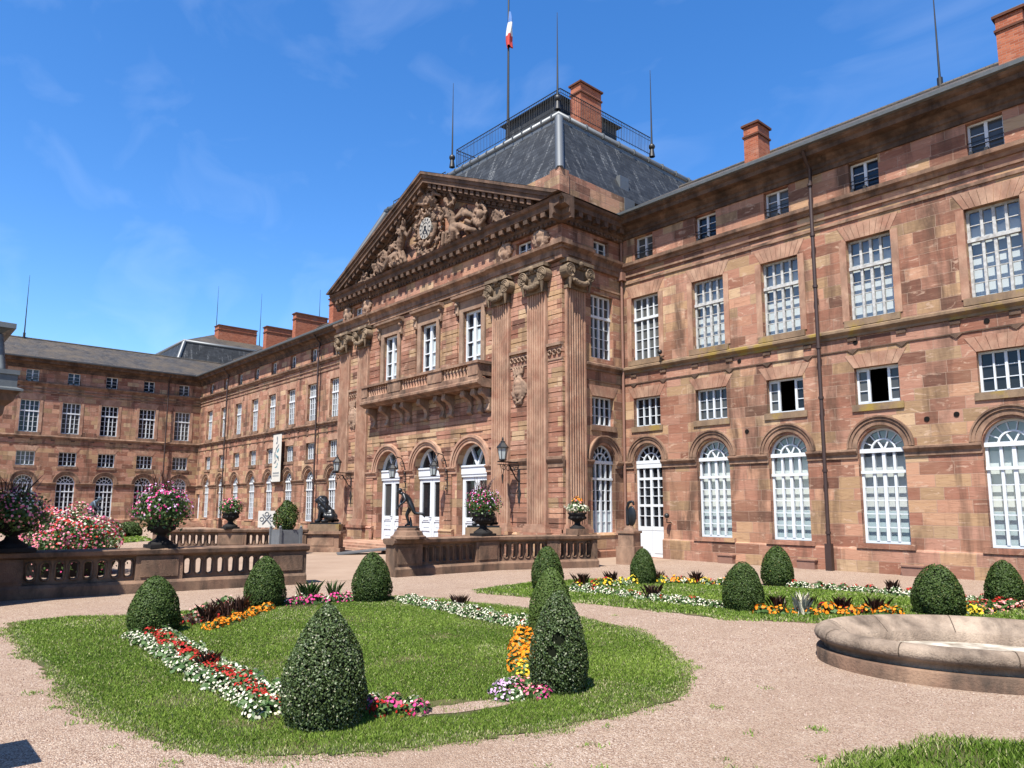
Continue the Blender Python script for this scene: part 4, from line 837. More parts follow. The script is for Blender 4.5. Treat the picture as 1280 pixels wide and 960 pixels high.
# ------------------------------------------------------------------ wall lamps
def lantern(mb, x, y, z, s=1.0):
    mb.cur = 0
    mb.lathe([(.05*s, 0), (.16*s, .03*s), (.16*s, .07*s), (.05*s, .09*s)], (x, y, z), 8, False)
    for k in range(6):
        a = PI/3*k; mb.tube([(x+.14*s*math.cos(a), y+.14*s*math.sin(a), z+.08*s), (x+.21*s*math.cos(a), y+.21*s*math.sin(a), z+.52*s)], .014*s, 4)
    mb.lathe([(.25*s, .52*s), (.25*s, .56*s), (.17*s, .66*s), (.10*s, .74*s), (.10*s, .79*s), (.03*s, .84*s), (.045*s, .88*s), (.008, .98*s)], (x, y, z), 6, False)
    mb.cur = 1; mb.lathe([(.125*s, .09*s), (.195*s, .52*s)], (x, y, z), 6, False)
def wall_lamp(T, u, z, label, reach=.95, style='truss'):
    p = T(u, 0, z); o = thing('wall_lamp', label, 'lamp', p, 0, 'lanterns on wrought iron wall brackets'); Q = lambda d, zz: (0, d, zz)
    m = MB()
    if style == 'truss':
        m.box(-.06, .06, -.06, -.0, -1.6, .12); m.box(-.03, .03, -reach-.25, -.06, .0, .05); m.box(-.03, .03, -reach-.25, -.06, -.10, -.07)
        m.tube([Q(-.06, -.75), Q(-.25, -.60), Q(-.45, -.30), Q(-.60, -.09)], .03, 5)
        for k in range(4):
            c_ = (-.22-.22*k, -.26+.02*k); m.tube([(0, c_[0]+.10*math.cos(a), c_[1]+.10*math.sin(a)) for a in [2*PI*i/10 for i in range(10)]], .016, 4, closed=True)
        m.tube([Q(-.85, -.08), Q(-reach, -.55), Q(-1.08, -.08)], .02, 4); m.tube([Q(-reach, -.5), Q(-reach, -.85)], [.05, .012], 6); m.tube([(0, -.03, -1.6), (0, -.03, -2.0)], [.05, .01], 5)
        m.tube([(0, -.04, -.9), (.12, -.08, -1.2), (0, -.05, -1.6)], .02, 4); m.tube([(0, -.04, -.9), (-.12, -.08, -1.2), (0, -.05, -1.6)], .02, 4)
        m.build('bracket', 'iron', o); l = MB(); lantern(l, 0, -reach, .05, 1.0)
    else:
        m.tube([Q(-.02, -1.5), Q(-.05, -.9), Q(-.10, -.3), Q(-.20, .1), Q(-.35, .38), Q(-.58, .42), Q(-.75, .22), Q(-.70, .05)], [.03, .03, .03, .028, .026, .024, .02, .02], 6)
        sp = [Q(-.30-.14*math.cos(a)*(1-a/14), .08+.16*math.sin(a)*(1-a/14)) for a in [i*.55 for i in range(18)]]; m.tube(sp, .018, 5)
        for zz in (-.2, -.6, -1.0): m.tube([Q(-.03, zz), Q(-.17, zz-.10), Q(-.10, zz-.28), Q(-.03, zz-.30)], .018, 5); m.ball((0, -.15, zz-.15), .05, 5)
        m.tube([Q(-.02, .35), Q(-.02, -1.7)], .022, 5); m.tube([Q(-reach, .42), Q(-reach, .25)], .015, 4); m.tube([Q(-.5, .42), Q(-reach, .46)], .02, 5)
        m.build('bracket', 'iron', o); l = MB(); lantern(l, 0, -reach, -.62, .88)
    l.build('lantern', ['iron', 'lampglass'], o)
wall_lamp(pav, -21.82, 3.75, 'black lantern on a wall bracket between the fluted pilasters, right of the three doors')
wall_lamp(pav, -35.48, 3.75, 'black lantern on a wall bracket left of the three doors, above the seated lion')
wall_lamp(pav, -26.68, 3.95, 'black lantern on a scrolled bracket between the middle and right doors', .85, 'scroll')
wall_lamp(pav, -30.1, 3.95, 'black lantern on a scrolled bracket between the left and middle doors', .85, 'scroll')

# ------------------------------------------------------------------ banner on the left wing
m = MB(); bx0, bx1, bz0, bz1 = -53.75, -52.25, 3.75, 7.45
m.box(bx0, bx1, YF-.36, YF-.34, bz0, bz1); m.cur = 2
for z in (bz0+.02, bz1-.02): m.tube([(bx0-.05, YF-.35, z), (bx1+.05, YF-.35, z)], .035, 6)
m.cur = 1; r_ = random.Random(9); y0 = YF-.366
def blot(c, z, w, h, ang, mat):
    m.cur = mat; q = [(w*math.cos(t)*(1+.25*math.sin(3*t)), h*math.sin(t)) for t in [2*PI*i/12 for i in range(12)]]; ca, sa = math.cos(ang), math.sin(ang)
    m.prism([(c+a*ca-b*sa, z+a*sa+b*ca) for a, b in q], y0, YF-.358)
for c, z, w, h, a, k in ((-53.0, 7.05, .10, .22, .2, 1), (-53.05, 6.75, .14, .10, .5, 1), (-52.9, 6.45, .30, .07, .6, 1), (-53.15, 6.2, .07, .25, -.5, 1), (-52.8, 6.15, .22, .12, .7, 3), (-53.3, 5.75, .09, .32, .2, 1), (-52.95, 5.7, .30, .08, -.6, 3), (-52.7, 5.55, .10, .22, .4, 1), (-53.2, 5.3, .25, .09, .5, 1), (-52.85, 5.05, .06, .2, -.3, 3), (-53.05, 4.9, .2, .05, .2, 3)): blot(c, z, w, h, a, k)
m.cur = 1
for row, z, n in ((0, 4.38, 9), (1, 4.18, 7)):
    for i in range(n): x = bx0+.2+(bx1-bx0-.4)*i/n; m.box(x, x+.085, y0, YF-.358, z, z+.13)
MAT['bannerc'] = simple('banner_cloth', (.66, .63, .56), .8, .2, var=.06); MAT['ink'] = simple('banner_ink', (.20, .22, .24), .8, .2); MAT['ink2'] = simple('banner_teal', (.14, .30, .34), .8, .2)
tag(m.build('banner', ['bannerc', 'ink', 'iron', 'ink2']), 'tall cream banner with dark brushed figures hanging on the left wing', 'banner')

# ------------------------------------------------------------------ ground
def sheet(name, poly, z, mat, kind='structure'):
    m = MB(); m.add([(x, y, z) for x, y in poly], [tuple(range(len(poly)))]); o = m.build(name, mat); o['kind'] = kind; return o
sheet('ground', [(-500, -400), (400, -400), (400, 500), (-500, 500)], 0, 'gravel')
sheet('terrace', [(-17.9, 11), (-17.9, 8.6), (-19.2, 4), (-34, 4), (-36, 9), (-31, 15), (-60, 20), (-60, YF-.3), (-16.6, YF-.3), (-16.6, 18.6), (-17.8, 15)], .004, 'terrace')
LAWN1 = [(-15.2, 1.95), (-14.12, 1.82), (-12, 1.72), (-10, 1.72), (-8.28, 1.74), (-7.17, 1.89), (-6.32, 2.11), (-5.85, 2.48), (-5.47, 2.98), (-5.17, 3.57), (-4.95, 4.2), (-4.78, 4.93), (-4.62, 5.72), (-4.66, 6.6), (-4.96, 7.32), (-5.67, 8.15), (-6.4, 8.85), (-7.19, 9.45), (-8.1, 9.8), (-8.87, 9.98), (-10.08, 10.08), (-11.64, 9.98), (-13.01, 9.65), (-14.1, 9.2), (-14.6, 8.4), (-14.85, 7.35), (-14.9, 6.3), (-14.75, 4.9), (-14.8, 3.9), (-15.4, 3.0)]
LAWN2 = [(-13.9, 11.1), (-13.24, 10.84), (-11.35, 11.25), (-9.9, 11.43), (-8.3, 11.63), (-7.43, 11.7), (-6.73, 12.1), (-5.9, 12.6), (-4.5, 13.3), (-2, 14.1), (2, 14.8), (4, 15.5), (4, 18.6), (-2, 18.9), (-4.57, 18.75), (-6.25, 18.15), (-8.75, 17.75), (-10.4, 17.2), (-12.44, 16.1), (-14.0, 15.2), (-14.3, 13.8), (-14.2, 12.2)]
LAWN3 = [(-3.3, 4.6), (-2.85, 5.4), (-2.78, 6.05), (-2.70, 6.5), (-2.50, 7.05), (-2.22, 7.5), (-1.94, 7.68), (-1.2, 7.9), (-.2, 7.7), (.6, 7), (.6, 4), (-2, 3.6)]
LAWN4 = [(-60, 9.6), (-44, 8.6), (-42.5, 10.5), (-44.5, 12.6), (-60, 15)]
def inset(poly, k):
    c = np.array(poly); n = len(c); o = []
    for i in range(n):
        a, b, d = c[i-1], c[i], c[(i+1) % n]; t = unit(d-a); nrm = np.array([-t[1], t[0]]); o.append(tuple(b+nrm*k))
    return o
def area(p): return .5*sum(p[i][0]*p[(i+1) % len(p)][1]-p[(i+1) % len(p)][0]*p[i][1] for i in range(len(p)))
def ragged(poly, seed, amp=.07, step=.10):
    r_ = random.Random(seed); o = []; n = len(poly)
    for i in range(n):
        a, b = np.array(poly[i]), np.array(poly[(i+1) % n]); L_ = np.linalg.norm(b-a); k = max(1, int(L_/step))
        for q in range(k): p = a+(b-a)*q/k; o.append((p[0]+r_.uniform(-amp, amp), p[1]+r_.uniform(-amp, amp)))
    return o
for i, p in enumerate((LAWN1, LAWN2, LAWN3, LAWN4)):
    q = inset(p, .10 if area(p) > 0 else -.10); sheet('lawn', ragged(q, i, .05 if i < 3 else .2, .09 if i < 3 else .5), .008, 'lawn')
def inpoly(P_, poly):
    x, y = P_[:, 0], P_[:, 1]; ins = np.zeros(len(P_), bool); q = np.array(poly); j = len(q)-1
    for i in range(len(q)):
        xi, yi = q[i]; xj, yj = q[j]
        ins ^= ((yi > y) != (yj > y)) & (x < (xj-xi)*(y-yi)/(yj-yi+1e-12)+xi); j = i
    return ins
def edged(P_, poly):
    d = np.full(len(P_), 1e9); q = np.array(poly)
    for i in range(len(q)):
        a, b = q[i], q[(i+1) % len(q)]; ab = b-a; t = np.clip(((P_-a)@ab)/(ab@ab), 0, 1); d = np.minimum(d, np.linalg.norm(P_-(a+t[:, None]*ab), axis=1))
    return d
def vnoise(P_, s, seed):
    g = np.random.default_rng(seed); o = np.zeros(len(P_))
    for k in range(7): a = g.uniform(0, 2*PI); f = s*g.uniform(.5, 2.0); o += np.sin((P_[:, 0]*math.cos(a)+P_[:, 1]*math.sin(a))*f+g.uniform(0, 6.28))
    return o/7
def grass(name, poly, n, hmin, hmax, wref, seed, label, bare=()):
    g = np.random.default_rng(seed); q = np.array(poly); lo, hi = q.min(0)-.15, q.max(0)+.15
    pts = []; tot = 0
    while tot < n:
        p = g.uniform(lo, hi, (n, 2)); d2 = (p**2).sum(1); keep = g.random(n) < np.clip((5.2**2)/d2, 0.10, 1)**.75
        p = p[keep]; ins = inpoly(p, poly); ed = edged(p, poly); sd_ = np.where(ins, ed, -ed)
        ok = sd_ > (vnoise(p, 4, seed)*.22+vnoise(p, 17, seed+1)*.10+np.abs(g.normal(0, .13, len(p)))-.03)
        ok &= g.random(len(p)) < np.clip(1.15-.9*np.clip(vnoise(p, 3.1, seed+9)+.05, 0, 1)*1.6, .25, 1)
        for (bx, by, br, ba) in bare: ok &= ~((((p[:, 0]-bx)**2+(p[:, 1]-by)**2) < br*br) & (g.random(len(p)) < ba))
        p = p[ok]; pts.append(p); tot += len(p)
    p = np.concatenate(pts)[:n]; dist = np.linalg.norm(p, axis=1)
    patch = vnoise(p, 2.2, seed+3); ed = edged(p, poly)
    h = g.uniform(hmin, hmax, n)*(1+.35*patch)*np.clip(.55+ed*1.6, .55, 1); w = wref*np.clip(dist/6, .8, 3)*g.uniform(.7, 1.4, n)
    a = g.uniform(0, 2*PI, n); b = g.uniform(0, 2*PI, n); lean = h*g.uniform(.1, 1.0, n)
    base = np.c_[p, np.full(n, .004)]; s = np.c_[np.cos(a)*w/2, np.sin(a)*w/2, np.zeros(n)]
    mid = base+np.c_[np.cos(b)*lean*.35, np.sin(b)*lean*.35, h*.6]; top = base+np.c_[np.cos(b)*lean, np.sin(b)*lean, h]
    V = np.stack([base-s, base+s, mid+s*.8, top, mid-s*.8], 1).reshape(-1, 3)
    tint = np.c_[np.clip(.42+.5*patch+g.normal(0, .30, n), 0, 1), g.random(n)*np.where(ed < .25, 1.25, np.where(vnoise(p, 1.7, seed+5) > .22, 1.12, .985)), np.zeros(n)]
    o = link(name, np_mesh(name, V, 5, ['grass'], tint)); o['kind'] = 'stuff'; return o
bare1 = [(-6.0, 4.55, .33, .93), (-5.87, 4.95, .2, .9), (-6.05, 4.25, .2, .9)]
grass('grass', LAWN1, 330000, .015, .038, .0058, 21, '', bare1)
grass('grass', LAWN2, 110000, .03, .065, .0085, 22, '')
grass('grass', LAWN3, 90000, .03, .10, .0065, 23, '')
grass('grass', LAWN4, 5000, .06, .12, .05, 24, '')
# weeds creeping into the gravel
wp = []
for c in ((-4.36, 7.73), (-3.4, 5.32), (-3.29, 6.65), (-3.6, 6.1), (-4.6, 5.3), (-4.3, 6.6), (-3.9, 4.4), (-2.9, 5.9), (-7.9, 1.62), (-8.6, 1.62), (-9.4, 1.55), (-6.9, 1.72), (-4.2, 4.1), (-4.3, 4.8), (-13.6, 12.2), (-6.2, 2.0), (-5.5, 2.6), (-3.1, 5.0), (-9.0, 10.6)):
    k = rng.integers(10, 60); wp.append(np.c_[rng.normal(c[0], .05, k), rng.normal(c[1], .05, k)])
wp = np.concatenate(wp); n = len(wp); a = rng.uniform(0, 2*PI, n); h = rng.uniform(.01, .035, n); base = np.c_[wp, np.zeros(n)+.002]; s = np.c_[-np.sin(a), np.cos(a), np.zeros(n)]*.006
top = base+np.c_[np.cos(a)*.03, np.sin(a)*.03, h]; V = np.stack([base-s, base+s, top], 1).reshape(-1, 3)
link('weeds', np_mesh('weeds', V, 3, ['grass'], np.c_[rng.random(n)*.6, rng.random(n), np.zeros(n)]))['kind'] = 'stuff'
# loose stones on the gravel
n = 5000; r_ = np.sqrt(rng.uniform(4.2**2, 15**2, n*3)); th = np.arctan2(.66, -.74)+rng.uniform(-.75, .75, n*3); pp = np.c_[r_*np.cos(th), r_*np.sin(th)]
pp = pp[~(inpoly(pp, LAWN1)|inpoly(pp, LAWN2)|inpoly(pp, LAWN3))][:n]; n = len(pp); sz = rng.uniform(.003, .008, n)*np.clip(np.linalg.norm(pp, axis=1)/6, 1, 2)
tet = np.array([[1, 0, -.3], [-.5, .87, -.3], [-.5, -.87, -.3], [0, 0, .8]]); fa = np.array([[0, 1, 3], [1, 2, 3], [2, 0, 3]]); ang = rng.uniform(0, 6.28, n); ca, sa = np.cos(ang), np.sin(ang)
T4 = tet[None]*sz[:, None, None]*rng.uniform(.6, 1.4, (n, 4, 1)); T4 = np.stack([T4[:, :, 0]*ca[:, None]-T4[:, :, 1]*sa[:, None], T4[:, :, 0]*sa[:, None]+T4[:, :, 1]*ca[:, None], T4[:, :, 2]], 2)+np.c_[pp, np.zeros(n)+.002][:, None, :]
k_ = NT('loose_stone'); at_ = k_.n('Attribute'); at_.attribute_name = 'tint'; s_ = k_.n('SeparateColor'); k_.l(at_.outputs['Color'], s_.inputs[0]); MAT['stone_bit'] = k_.done(k_.ramp(s_.outputs[0], [(0, (.16, .09, .07)), (.5, (.40, .26, .20)), (1, (.62, .52, .46))]), .9, .2)
link('loose_stones', np_mesh('loose_stones', T4[:, fa].reshape(-1, 3), 3, ['stone_bit'], np.repeat(np.c_[rng.random(n), rng.random(n), rng.random(n)], 3, 0)))['kind'] = 'stuff'
m = MB(); m.box(-13.85, -13.35, 12.0, 12.45, -.1, .012); o = m.build('drain_cover', 'iron'); tag(o, 'flat dark drain cover in the gravel near the tip of the right lawn', 'drain cover')

# ------------------------------------------------------------------ clipped box cones
def leaves(P_, N_, size, g, jit=.7, asp=.6):
    n = len(P_); N_ = N_+g.normal(0, jit, (n, 3)); N_ /= np.linalg.norm(N_, axis=1)[:, None]
    t = np.cross(N_, g.normal(0, 1, (n, 3))); t /= np.linalg.norm(t, axis=1)[:, None]+1e-9; b = np.cross(N_, t); s = (size*g.uniform(.7, 1.3, n))[:, None]
    return np.stack([P_-t*s*.5, P_+b*s*asp*.5, P_+t*s*.5, P_-b*s*asp*.5], 1).reshape(-1, 3)
def cone_r(t, pw, tip): return np.where(t < .24, .86+.14*np.sin(np.clip(t/.24, 0, 1)*PI/2), np.sin(PI/2*np.clip((1-t)/.76, 0, 1))**pw*(1-tip)+tip*np.clip(np.cos((t-.24)/.76*PI/2), 0, 1)**.5)
def topiary(x, y, Rr, h, n, size, label, seed, pw=.72, tip=.25, holes=(), br=0.0, mat='box'):
    g = np.random.default_rng(seed); o = thing('topiary', label, 'topiary', (x, y, 0), 0, 'clipped box cones in the flower beds')
    t = 1-np.sqrt(g.random(n*2))*.995 if False else g.random(n*2); keep = g.random(n*2) < cone_r(t, pw, tip)+.05; t = t[keep][:n]; n = len(t); a = g.uniform(0, 2*PI, n)
    lump = 1+.035*np.sin(3*a+seed)+.03*np.sin(7*a+9*t+seed)+.025*np.sin(13*t+5*a)
    r = Rr*cone_r(t, pw, tip)*lump*(1-np.abs(g.normal(0, .07 if mat == 'box_shaded' else .05, n))); e = .01; dr = Rr*(cone_r(np.clip(t+e, 0, 1), pw, tip)-cone_r(np.clip(t-e, 0, 1), pw, tip))/(2*e*h)
    P_ = np.c_[r*np.cos(a), r*np.sin(a), .02+t*h]; N_ = np.c_[np.cos(a), np.sin(a), -dr]; N_ /= np.linalg.norm(N_, axis=1)[:, None]; ok = np.ones(n, bool)
    for ha, hz, hr in holes: ok &= (((np.angle(np.exp(1j*(a-ha)))*r)**2+(P_[:, 2]-hz)**2) > hr*hr*g.uniform(.5, 1.3, n))
    P_, N_ = P_[ok], N_[ok]; n = len(P_); t = t[ok]
    V = leaves(P_, N_, size, g, .75 if mat == 'box_shaded' else .5); tint = np.c_[np.clip(g.normal(.42+br, .25, n)+.15*(t-.4), 0, 1), g.random(n)*(.985 if mat == 'box_shaded' else .955), np.zeros(n)]; tint[:, 1] = np.where((np.cos(a[ok]-2.6) > .75) & (g.random(n) < .10), 1, tint[:, 1])
    link('foliage', np_mesh('foliage', V, 4, [mat], tint), o)
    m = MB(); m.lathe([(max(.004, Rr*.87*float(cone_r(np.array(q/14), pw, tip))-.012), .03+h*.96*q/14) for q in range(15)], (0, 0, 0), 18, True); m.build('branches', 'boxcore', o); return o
topiary(-6.37, 3.37, .39, 1.08, 17000, .025, 'large pointed box cone in the foreground beside the white and red flowers', 1, .78, .03, (), 0, 'box_shaded')
topiary(-5.83, 5.92, .325, 1.05, 14000, .026, 'box cone with two dark hollows and magenta flowers at its foot', 2, .62, .12, [(R(-50), .60, .062), (R(-44), .57, .05), (R(-64), .47, .058), (R(-58), .44, .05)], 0, 'box_shaded')
topiary(-8.01, 7.96, .345, 1.06, 13000, .028, 'box cone half hidden behind the one with dark hollows', 3, .60, .2, (), .75)  # raised leaf tint paints this rear cone as sunlit
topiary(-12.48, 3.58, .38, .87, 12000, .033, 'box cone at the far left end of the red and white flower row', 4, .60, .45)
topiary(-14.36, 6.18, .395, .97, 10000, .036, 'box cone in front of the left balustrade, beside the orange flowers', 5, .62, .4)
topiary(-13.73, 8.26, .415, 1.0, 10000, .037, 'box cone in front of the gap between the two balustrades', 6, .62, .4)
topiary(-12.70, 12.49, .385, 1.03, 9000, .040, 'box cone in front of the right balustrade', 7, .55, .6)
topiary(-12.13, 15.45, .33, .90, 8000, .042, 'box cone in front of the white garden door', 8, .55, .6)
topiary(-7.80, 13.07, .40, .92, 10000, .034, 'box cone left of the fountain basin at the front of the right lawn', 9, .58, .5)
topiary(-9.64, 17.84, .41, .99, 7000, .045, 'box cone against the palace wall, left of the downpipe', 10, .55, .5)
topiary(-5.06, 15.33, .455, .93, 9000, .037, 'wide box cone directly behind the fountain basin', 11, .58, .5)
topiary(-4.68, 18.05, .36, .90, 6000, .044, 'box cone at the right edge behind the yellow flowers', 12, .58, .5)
topiary(-50.1, 11.8, .75, .95, 2500, .10, 'small distant box cone on the far lawn, left of its twin', 13, .55, .6); topiary(-50.9, 12.8, .8, .95, 2500, .10, 'small distant box cone on the far lawn, right of its twin', 14, .55, .6)

# ------------------------------------------------------------------ bedding plants
def disc_flowers(P_, N_, size, g, k=6):
    n = len(P_); N_ = N_/np.linalg.norm(N_, axis=1)[:, None]; t = np.cross(N_, g.normal(0, 1, (n, 3))); t /= np.linalg.norm(t, axis=1)[:, None]; b = np.cross(N_, t); s = size*g.uniform(.75, 1.2, n); out_ = []
    for i in range(k):
        a = 2*PI*i/k; rad = s*(1 if i % 2 == 0 else .82); out_.append(P_+(t*math.cos(a)+b*math.sin(a))*rad[:, None]+N_*(s*.25)[:, None])
    return np.stack(out_, 1).reshape(-1, 3)
PLM = {}
def plant_mesh(colour, var, leafm='leaf', nb=15, rad=.12, hgt=.15, nl=30, bs=.022):
    key = (colour, var, leafm, nb, rad, hgt)
    if key in PLM: return PLM[key]
    g = np.random.default_rng(hash((colour, var)) % 1000 if False else sum(map(ord, colour))+var*17)
    a = g.uniform(0, 2*PI, nl); ph = np.arccos(g.uniform(0.05, 1, nl)); d = np.c_[np.sin(ph)*np.cos(a), np.sin(ph)*np.sin(a), np.cos(ph)]
    Pl = d*np.array([rad, rad, hgt*.85]); V1 = leaves(Pl, d, rad*.75, g, .5, .6)
    a = g.uniform(0, 2*PI, nb); ph = np.arccos(g.uniform(.15, 1, nb)); d = np.c_[np.sin(ph)*np.cos(a), np.sin(ph)*np.sin(a), np.cos(ph)]; Pf = d*np.array([rad*1.02, rad*1.02, hgt])
    V2 = disc_flowers(Pf, d+g.normal(0, .3, d.shape), bs, g)
    nf = len(V2)//6; me = bpy.data.meshes.new('bedding_plant'); faces = [tuple(range(4*i, 4*i+4)) for i in range(nl)]+[tuple(range(4*nl+6*i, 4*nl+6*i+6)) for i in range(nf)]
    me.from_pydata(np.concatenate([V1, V2]).tolist(), [], faces); me.materials.append(MAT[leafm]); me.materials.append(MAT['p_'+colour])
    me.polygons.foreach_set('material_index', [0]*nl+[1]*nf); c = me.color_attributes.new('tint', 'FLOAT_COLOR', 'CORNER'); tv = []
    for f in faces: q = g.random(); tv += [q, q*.9, 0, 1]*len(f)
    c.data.foreach_set('color', tv); me.update(); PLM[key] = me; return me
fr_ = random.Random(77)
NAMES = dict(white='white_begonia', red='red_begonia', orange='orange_marigold', yellow='yellow_marigold', pink='pink_petunia', magenta='magenta_petunia', lilac='lilac_petunia', rose='rose_dahlia')
def plants(colour, pts, label, group, size=1.0, leafm='leaf', nb=26, name=None, hgt=.15, rad=.12, bs=.021):
    name = name or NAMES[colour]
    for x, y in pts:
        o = link(name, plant_mesh(colour, fr_.randrange(3), leafm, nb, rad, hgt, 30, bs), None, (x, y, 0), fr_.uniform(0, 6.28)); s = size*fr_.uniform(.66, 1.05); o.scale = (s, s, s*fr_.uniform(.85, 1.2)); tag(o, label, 'flower', group)
def row(a, b, step, off=0.0, jit=.035):
    a, b = Vector(a), Vector(b); d = (b-a); n = max(1, int(d.length/step)); t = d.normalized(); nn = Vector((-t.y, t.x)); return [tuple(a+d*((i+.5)/n)+nn*off+Vector((fr_.uniform(-jit, jit), fr_.uniform(-jit, jit)))) for i in range(n)]
def soil(pts, w, z=.012):
    a, b = Vector(pts[0]), Vector(pts[1]); t = (b-a).normalized(); nn = Vector((-t.y, t.x))*w/2; t = t*.1
    q = ragged([tuple(a-t-nn), tuple(b+t-nn), tuple(b+t+nn), tuple(a-t+nn)], int(a.x*10) % 97, .03, .12); sheet('flower_bed_soil', q, z, 'soil')
def spikes(x, y, n, h, label, group, mat='darkleaf', seed=1, wd=.006):
    n = n*2; h = h*.80; g = np.random.default_rng(seed); a = g.uniform(0, 2*PI, n); le = g.uniform(.35, 1, n)*h; ln = g.uniform(.10, .65, n)*le; n_ = n; base = np.c_[g.normal(0, .05, (n, 2)), np.zeros(n)+.01]; s = np.c_[-np.sin(a), np.cos(a), np.zeros(n)]*wd
    mid = base+np.c_[np.cos(a)*ln*.45, np.sin(a)*ln*.45, le*.65]; top = base+np.c_[np.cos(a)*ln, np.sin(a)*ln, le*.93]; V = np.stack([base-s*.6, base+s*.6, mid+s, top, mid-s], 1).reshape(-1, 3)
    o = link('spiky_plant', np_mesh('spiky_plant', V, 5, [mat], np.c_[g.random(n), g.random(n)*.9, np.zeros(n)]), None, (x, y, 0)); tag(o, label, 'plant', group)
A0, A1 = (-12.35, 3.42), (-6.85, 3.20)
soil((A0, A1), .62)
GA = 'white begonias edging the near lawn bed'
for off in (.21, .13, -.13, -.21): plants('white', row(A0, A1, .185, off, .045), 'small white begonia in the row along both sides of the red ones', GA, 1.0, nb=26, bs=.019)
for off in (.04, -.04): plants('red', row((-12.0, 3.42), (-7.1, 3.22), .16, off, .03), 'small red begonia in the middle of the white row', 'red begonias in the near lawn bed', 1.05, nb=30, bs=.019)
spikes(-9.31, 3.32, 60, .34, 'spiky dark red plant in the middle of the red and white row', 'dark spiky plants in the beds', seed=3)
soil(((-12.5, 4.3), (-14.1, 5.95)), .8)
plants('orange', row((-12.25, 4.25), (-13.95, 6.0), .13, -.10, .06), 'orange marigold in front of the dark-leaved plants, left bed', 'orange marigolds in the left bed', 1.0, nb=30, bs=.026)
plants('red', row((-12.6, 4.2), (-14.2, 5.8), .26, .12, .08), 'dark-leaved red flower between the two left box cones', 'dark-leaved red flowers in the left bed', 1.25, 'darkleaf', 14, hgt=.2)
plants('rose', row((-12.8, 4.2), (-14.3, 5.7), .33, .22, .08), 'tall dark-leaved rose flower between the two left box cones', 'tall rose flowers in the left bed', 1.35, 'leaf', 12, hgt=.2)
for i, (x, y) in enumerate(((-13.0, 4.6), (-13.6, 5.4), (-13.2, 5.0))): spikes(x, y, 40, .5, 'dark spiky plant between the two left box cones', 'dark spiky plants in the left bed', seed=20+i)
soil(((-14.2, 6.6), (-13.95, 7.9)), .6)
for c_, o_ in (('magenta', -.1), ('pink', .12), ('white', .0), ('red', .2)): plants(c_, row((-14.3, 6.5), (-13.9, 7.95), .24, o_, .08), f'{c_} flower in the mixed bed behind the near lawn', f'{c_} flowers in the mixed back bed', 1.3)
spikes(-14.3, 7.1, 50, .62, 'thin tall stems in the mixed bed behind the near lawn', 'tall stems in the back bed', 'leaf', 31, .01); spikes(-14.2, 7.6, 24, .62, 'tall plant with an orange tip in the back bed', None, 'leaf', 32, .01)
D0, D1 = (-13.25, 8.75), (-8.75, 8.45)
soil((D0, D1), .62)
for off in (-.16, -.06, .06, .16): plants('white', row(D0, D1, .18, off, .04), 'small white begonia in the row along the back of the near lawn', 'white begonias behind the near lawn', 1.05, nb=26, bs=.019)
plants('red', row((-12.6, 8.7), (-9.0, 8.48), .42, 0, .05), 'small red begonia among the white ones along the back of the near lawn', 'red begonias behind the near lawn', 1.0)
spikes(-11.65, 9.0, 55, .38, 'spiky dark plant in the white row behind the near lawn', None, seed=33)
soil(((-8.4, 8.1), (-6.35, 6.1)), .42)
for off in (-.12, .0): plants('orange', row((-8.5, 8.05), (-6.6, 6.2), .14, off-.05, .03), 'orange flower in the strip left of the box cones', 'orange flowers beside the cones', 1.15, nb=30, bs=.03)
plants('yellow', row((-6.95, 6.35), (-6.45, 5.95), .12, .02, .05), 'yellow flower at the near end of the orange strip', 'yellow flowers beside the cones', 1.0, bs=.026)
soil(((-6.25, 5.75), (-5.85, 5.25)), .5)
for c_, o_ in (('magenta', .22), ('lilac', -.16), ('pink', .02), ('white', -.06), ('rose', .12)): plants(c_, row((-6.35, 5.72), (-5.72, 5.28), .17, o_, .08), f'{c_} flower at the foot of the hollowed box cone', f'{c_} flowers at the hollowed cone', .9)
soil(((-6.55, 4.0), (-6.05, 4.2)), .4)
for c_, o_ in (('pink', .10), ('magenta', -.02), ('red', -.12), ('white', .16)): plants(c_, row((-6.6, 3.88), (-6.0, 4.22), .19, o_, .07), f'{c_} flower beside the large foreground box cone', f'{c_} flowers at the large cone', 1.0, bs=.026)
sheet('bare_soil', ragged([(-6.2, 4.2), (-5.95, 4.15), (-5.72, 4.9), (-5.72, 5.2), (-5.95, 5.15)], 3, .03, .1), .014, 'gravel')
# right lawn beds
for a, b, w in (((-12.3, 12.85), (-8.2, 12.95), .6), ((-7.5, 12.75), (-5.35, 14.9), .6), ((-12.5, 15.75), (-9.9, 17.35), .7), ((-9.3, 17.75), (-5.1, 18.05), .6), ((-12.6, 12.9), (-12.25, 15.2), .5), ((-4.85, 15.7), (-4.5, 17.7), .7)): soil((a, b), w)
for off in (-.15, .02, .16): plants('white', row((-12.3, 12.85), (-8.2, 12.95), .21, off, .06), 'white flower in the front row of the right lawn', 'white flowers in front of the right lawn', 1.15)
plants('red', row((-12.2, 12.9), (-8.3, 12.95), .40, .08, .1), 'red flower in the front row of the right lawn', 'red flowers in front of the right lawn', 1.1)
plants('orange', row((-7.45, 12.8), (-5.5, 14.75), .20, -.08, .06), 'orange marigold in front of the dark plants behind the fountain', 'orange marigolds behind the fountain', 1.3, bs=.026)
plants('red', row((-6.6, 13.6), (-5.6, 14.7), .30, .1, .06), 'red flower in front of the dark plants behind the fountain', 'red flowers behind the fountain', 1.3, 'darkleaf')
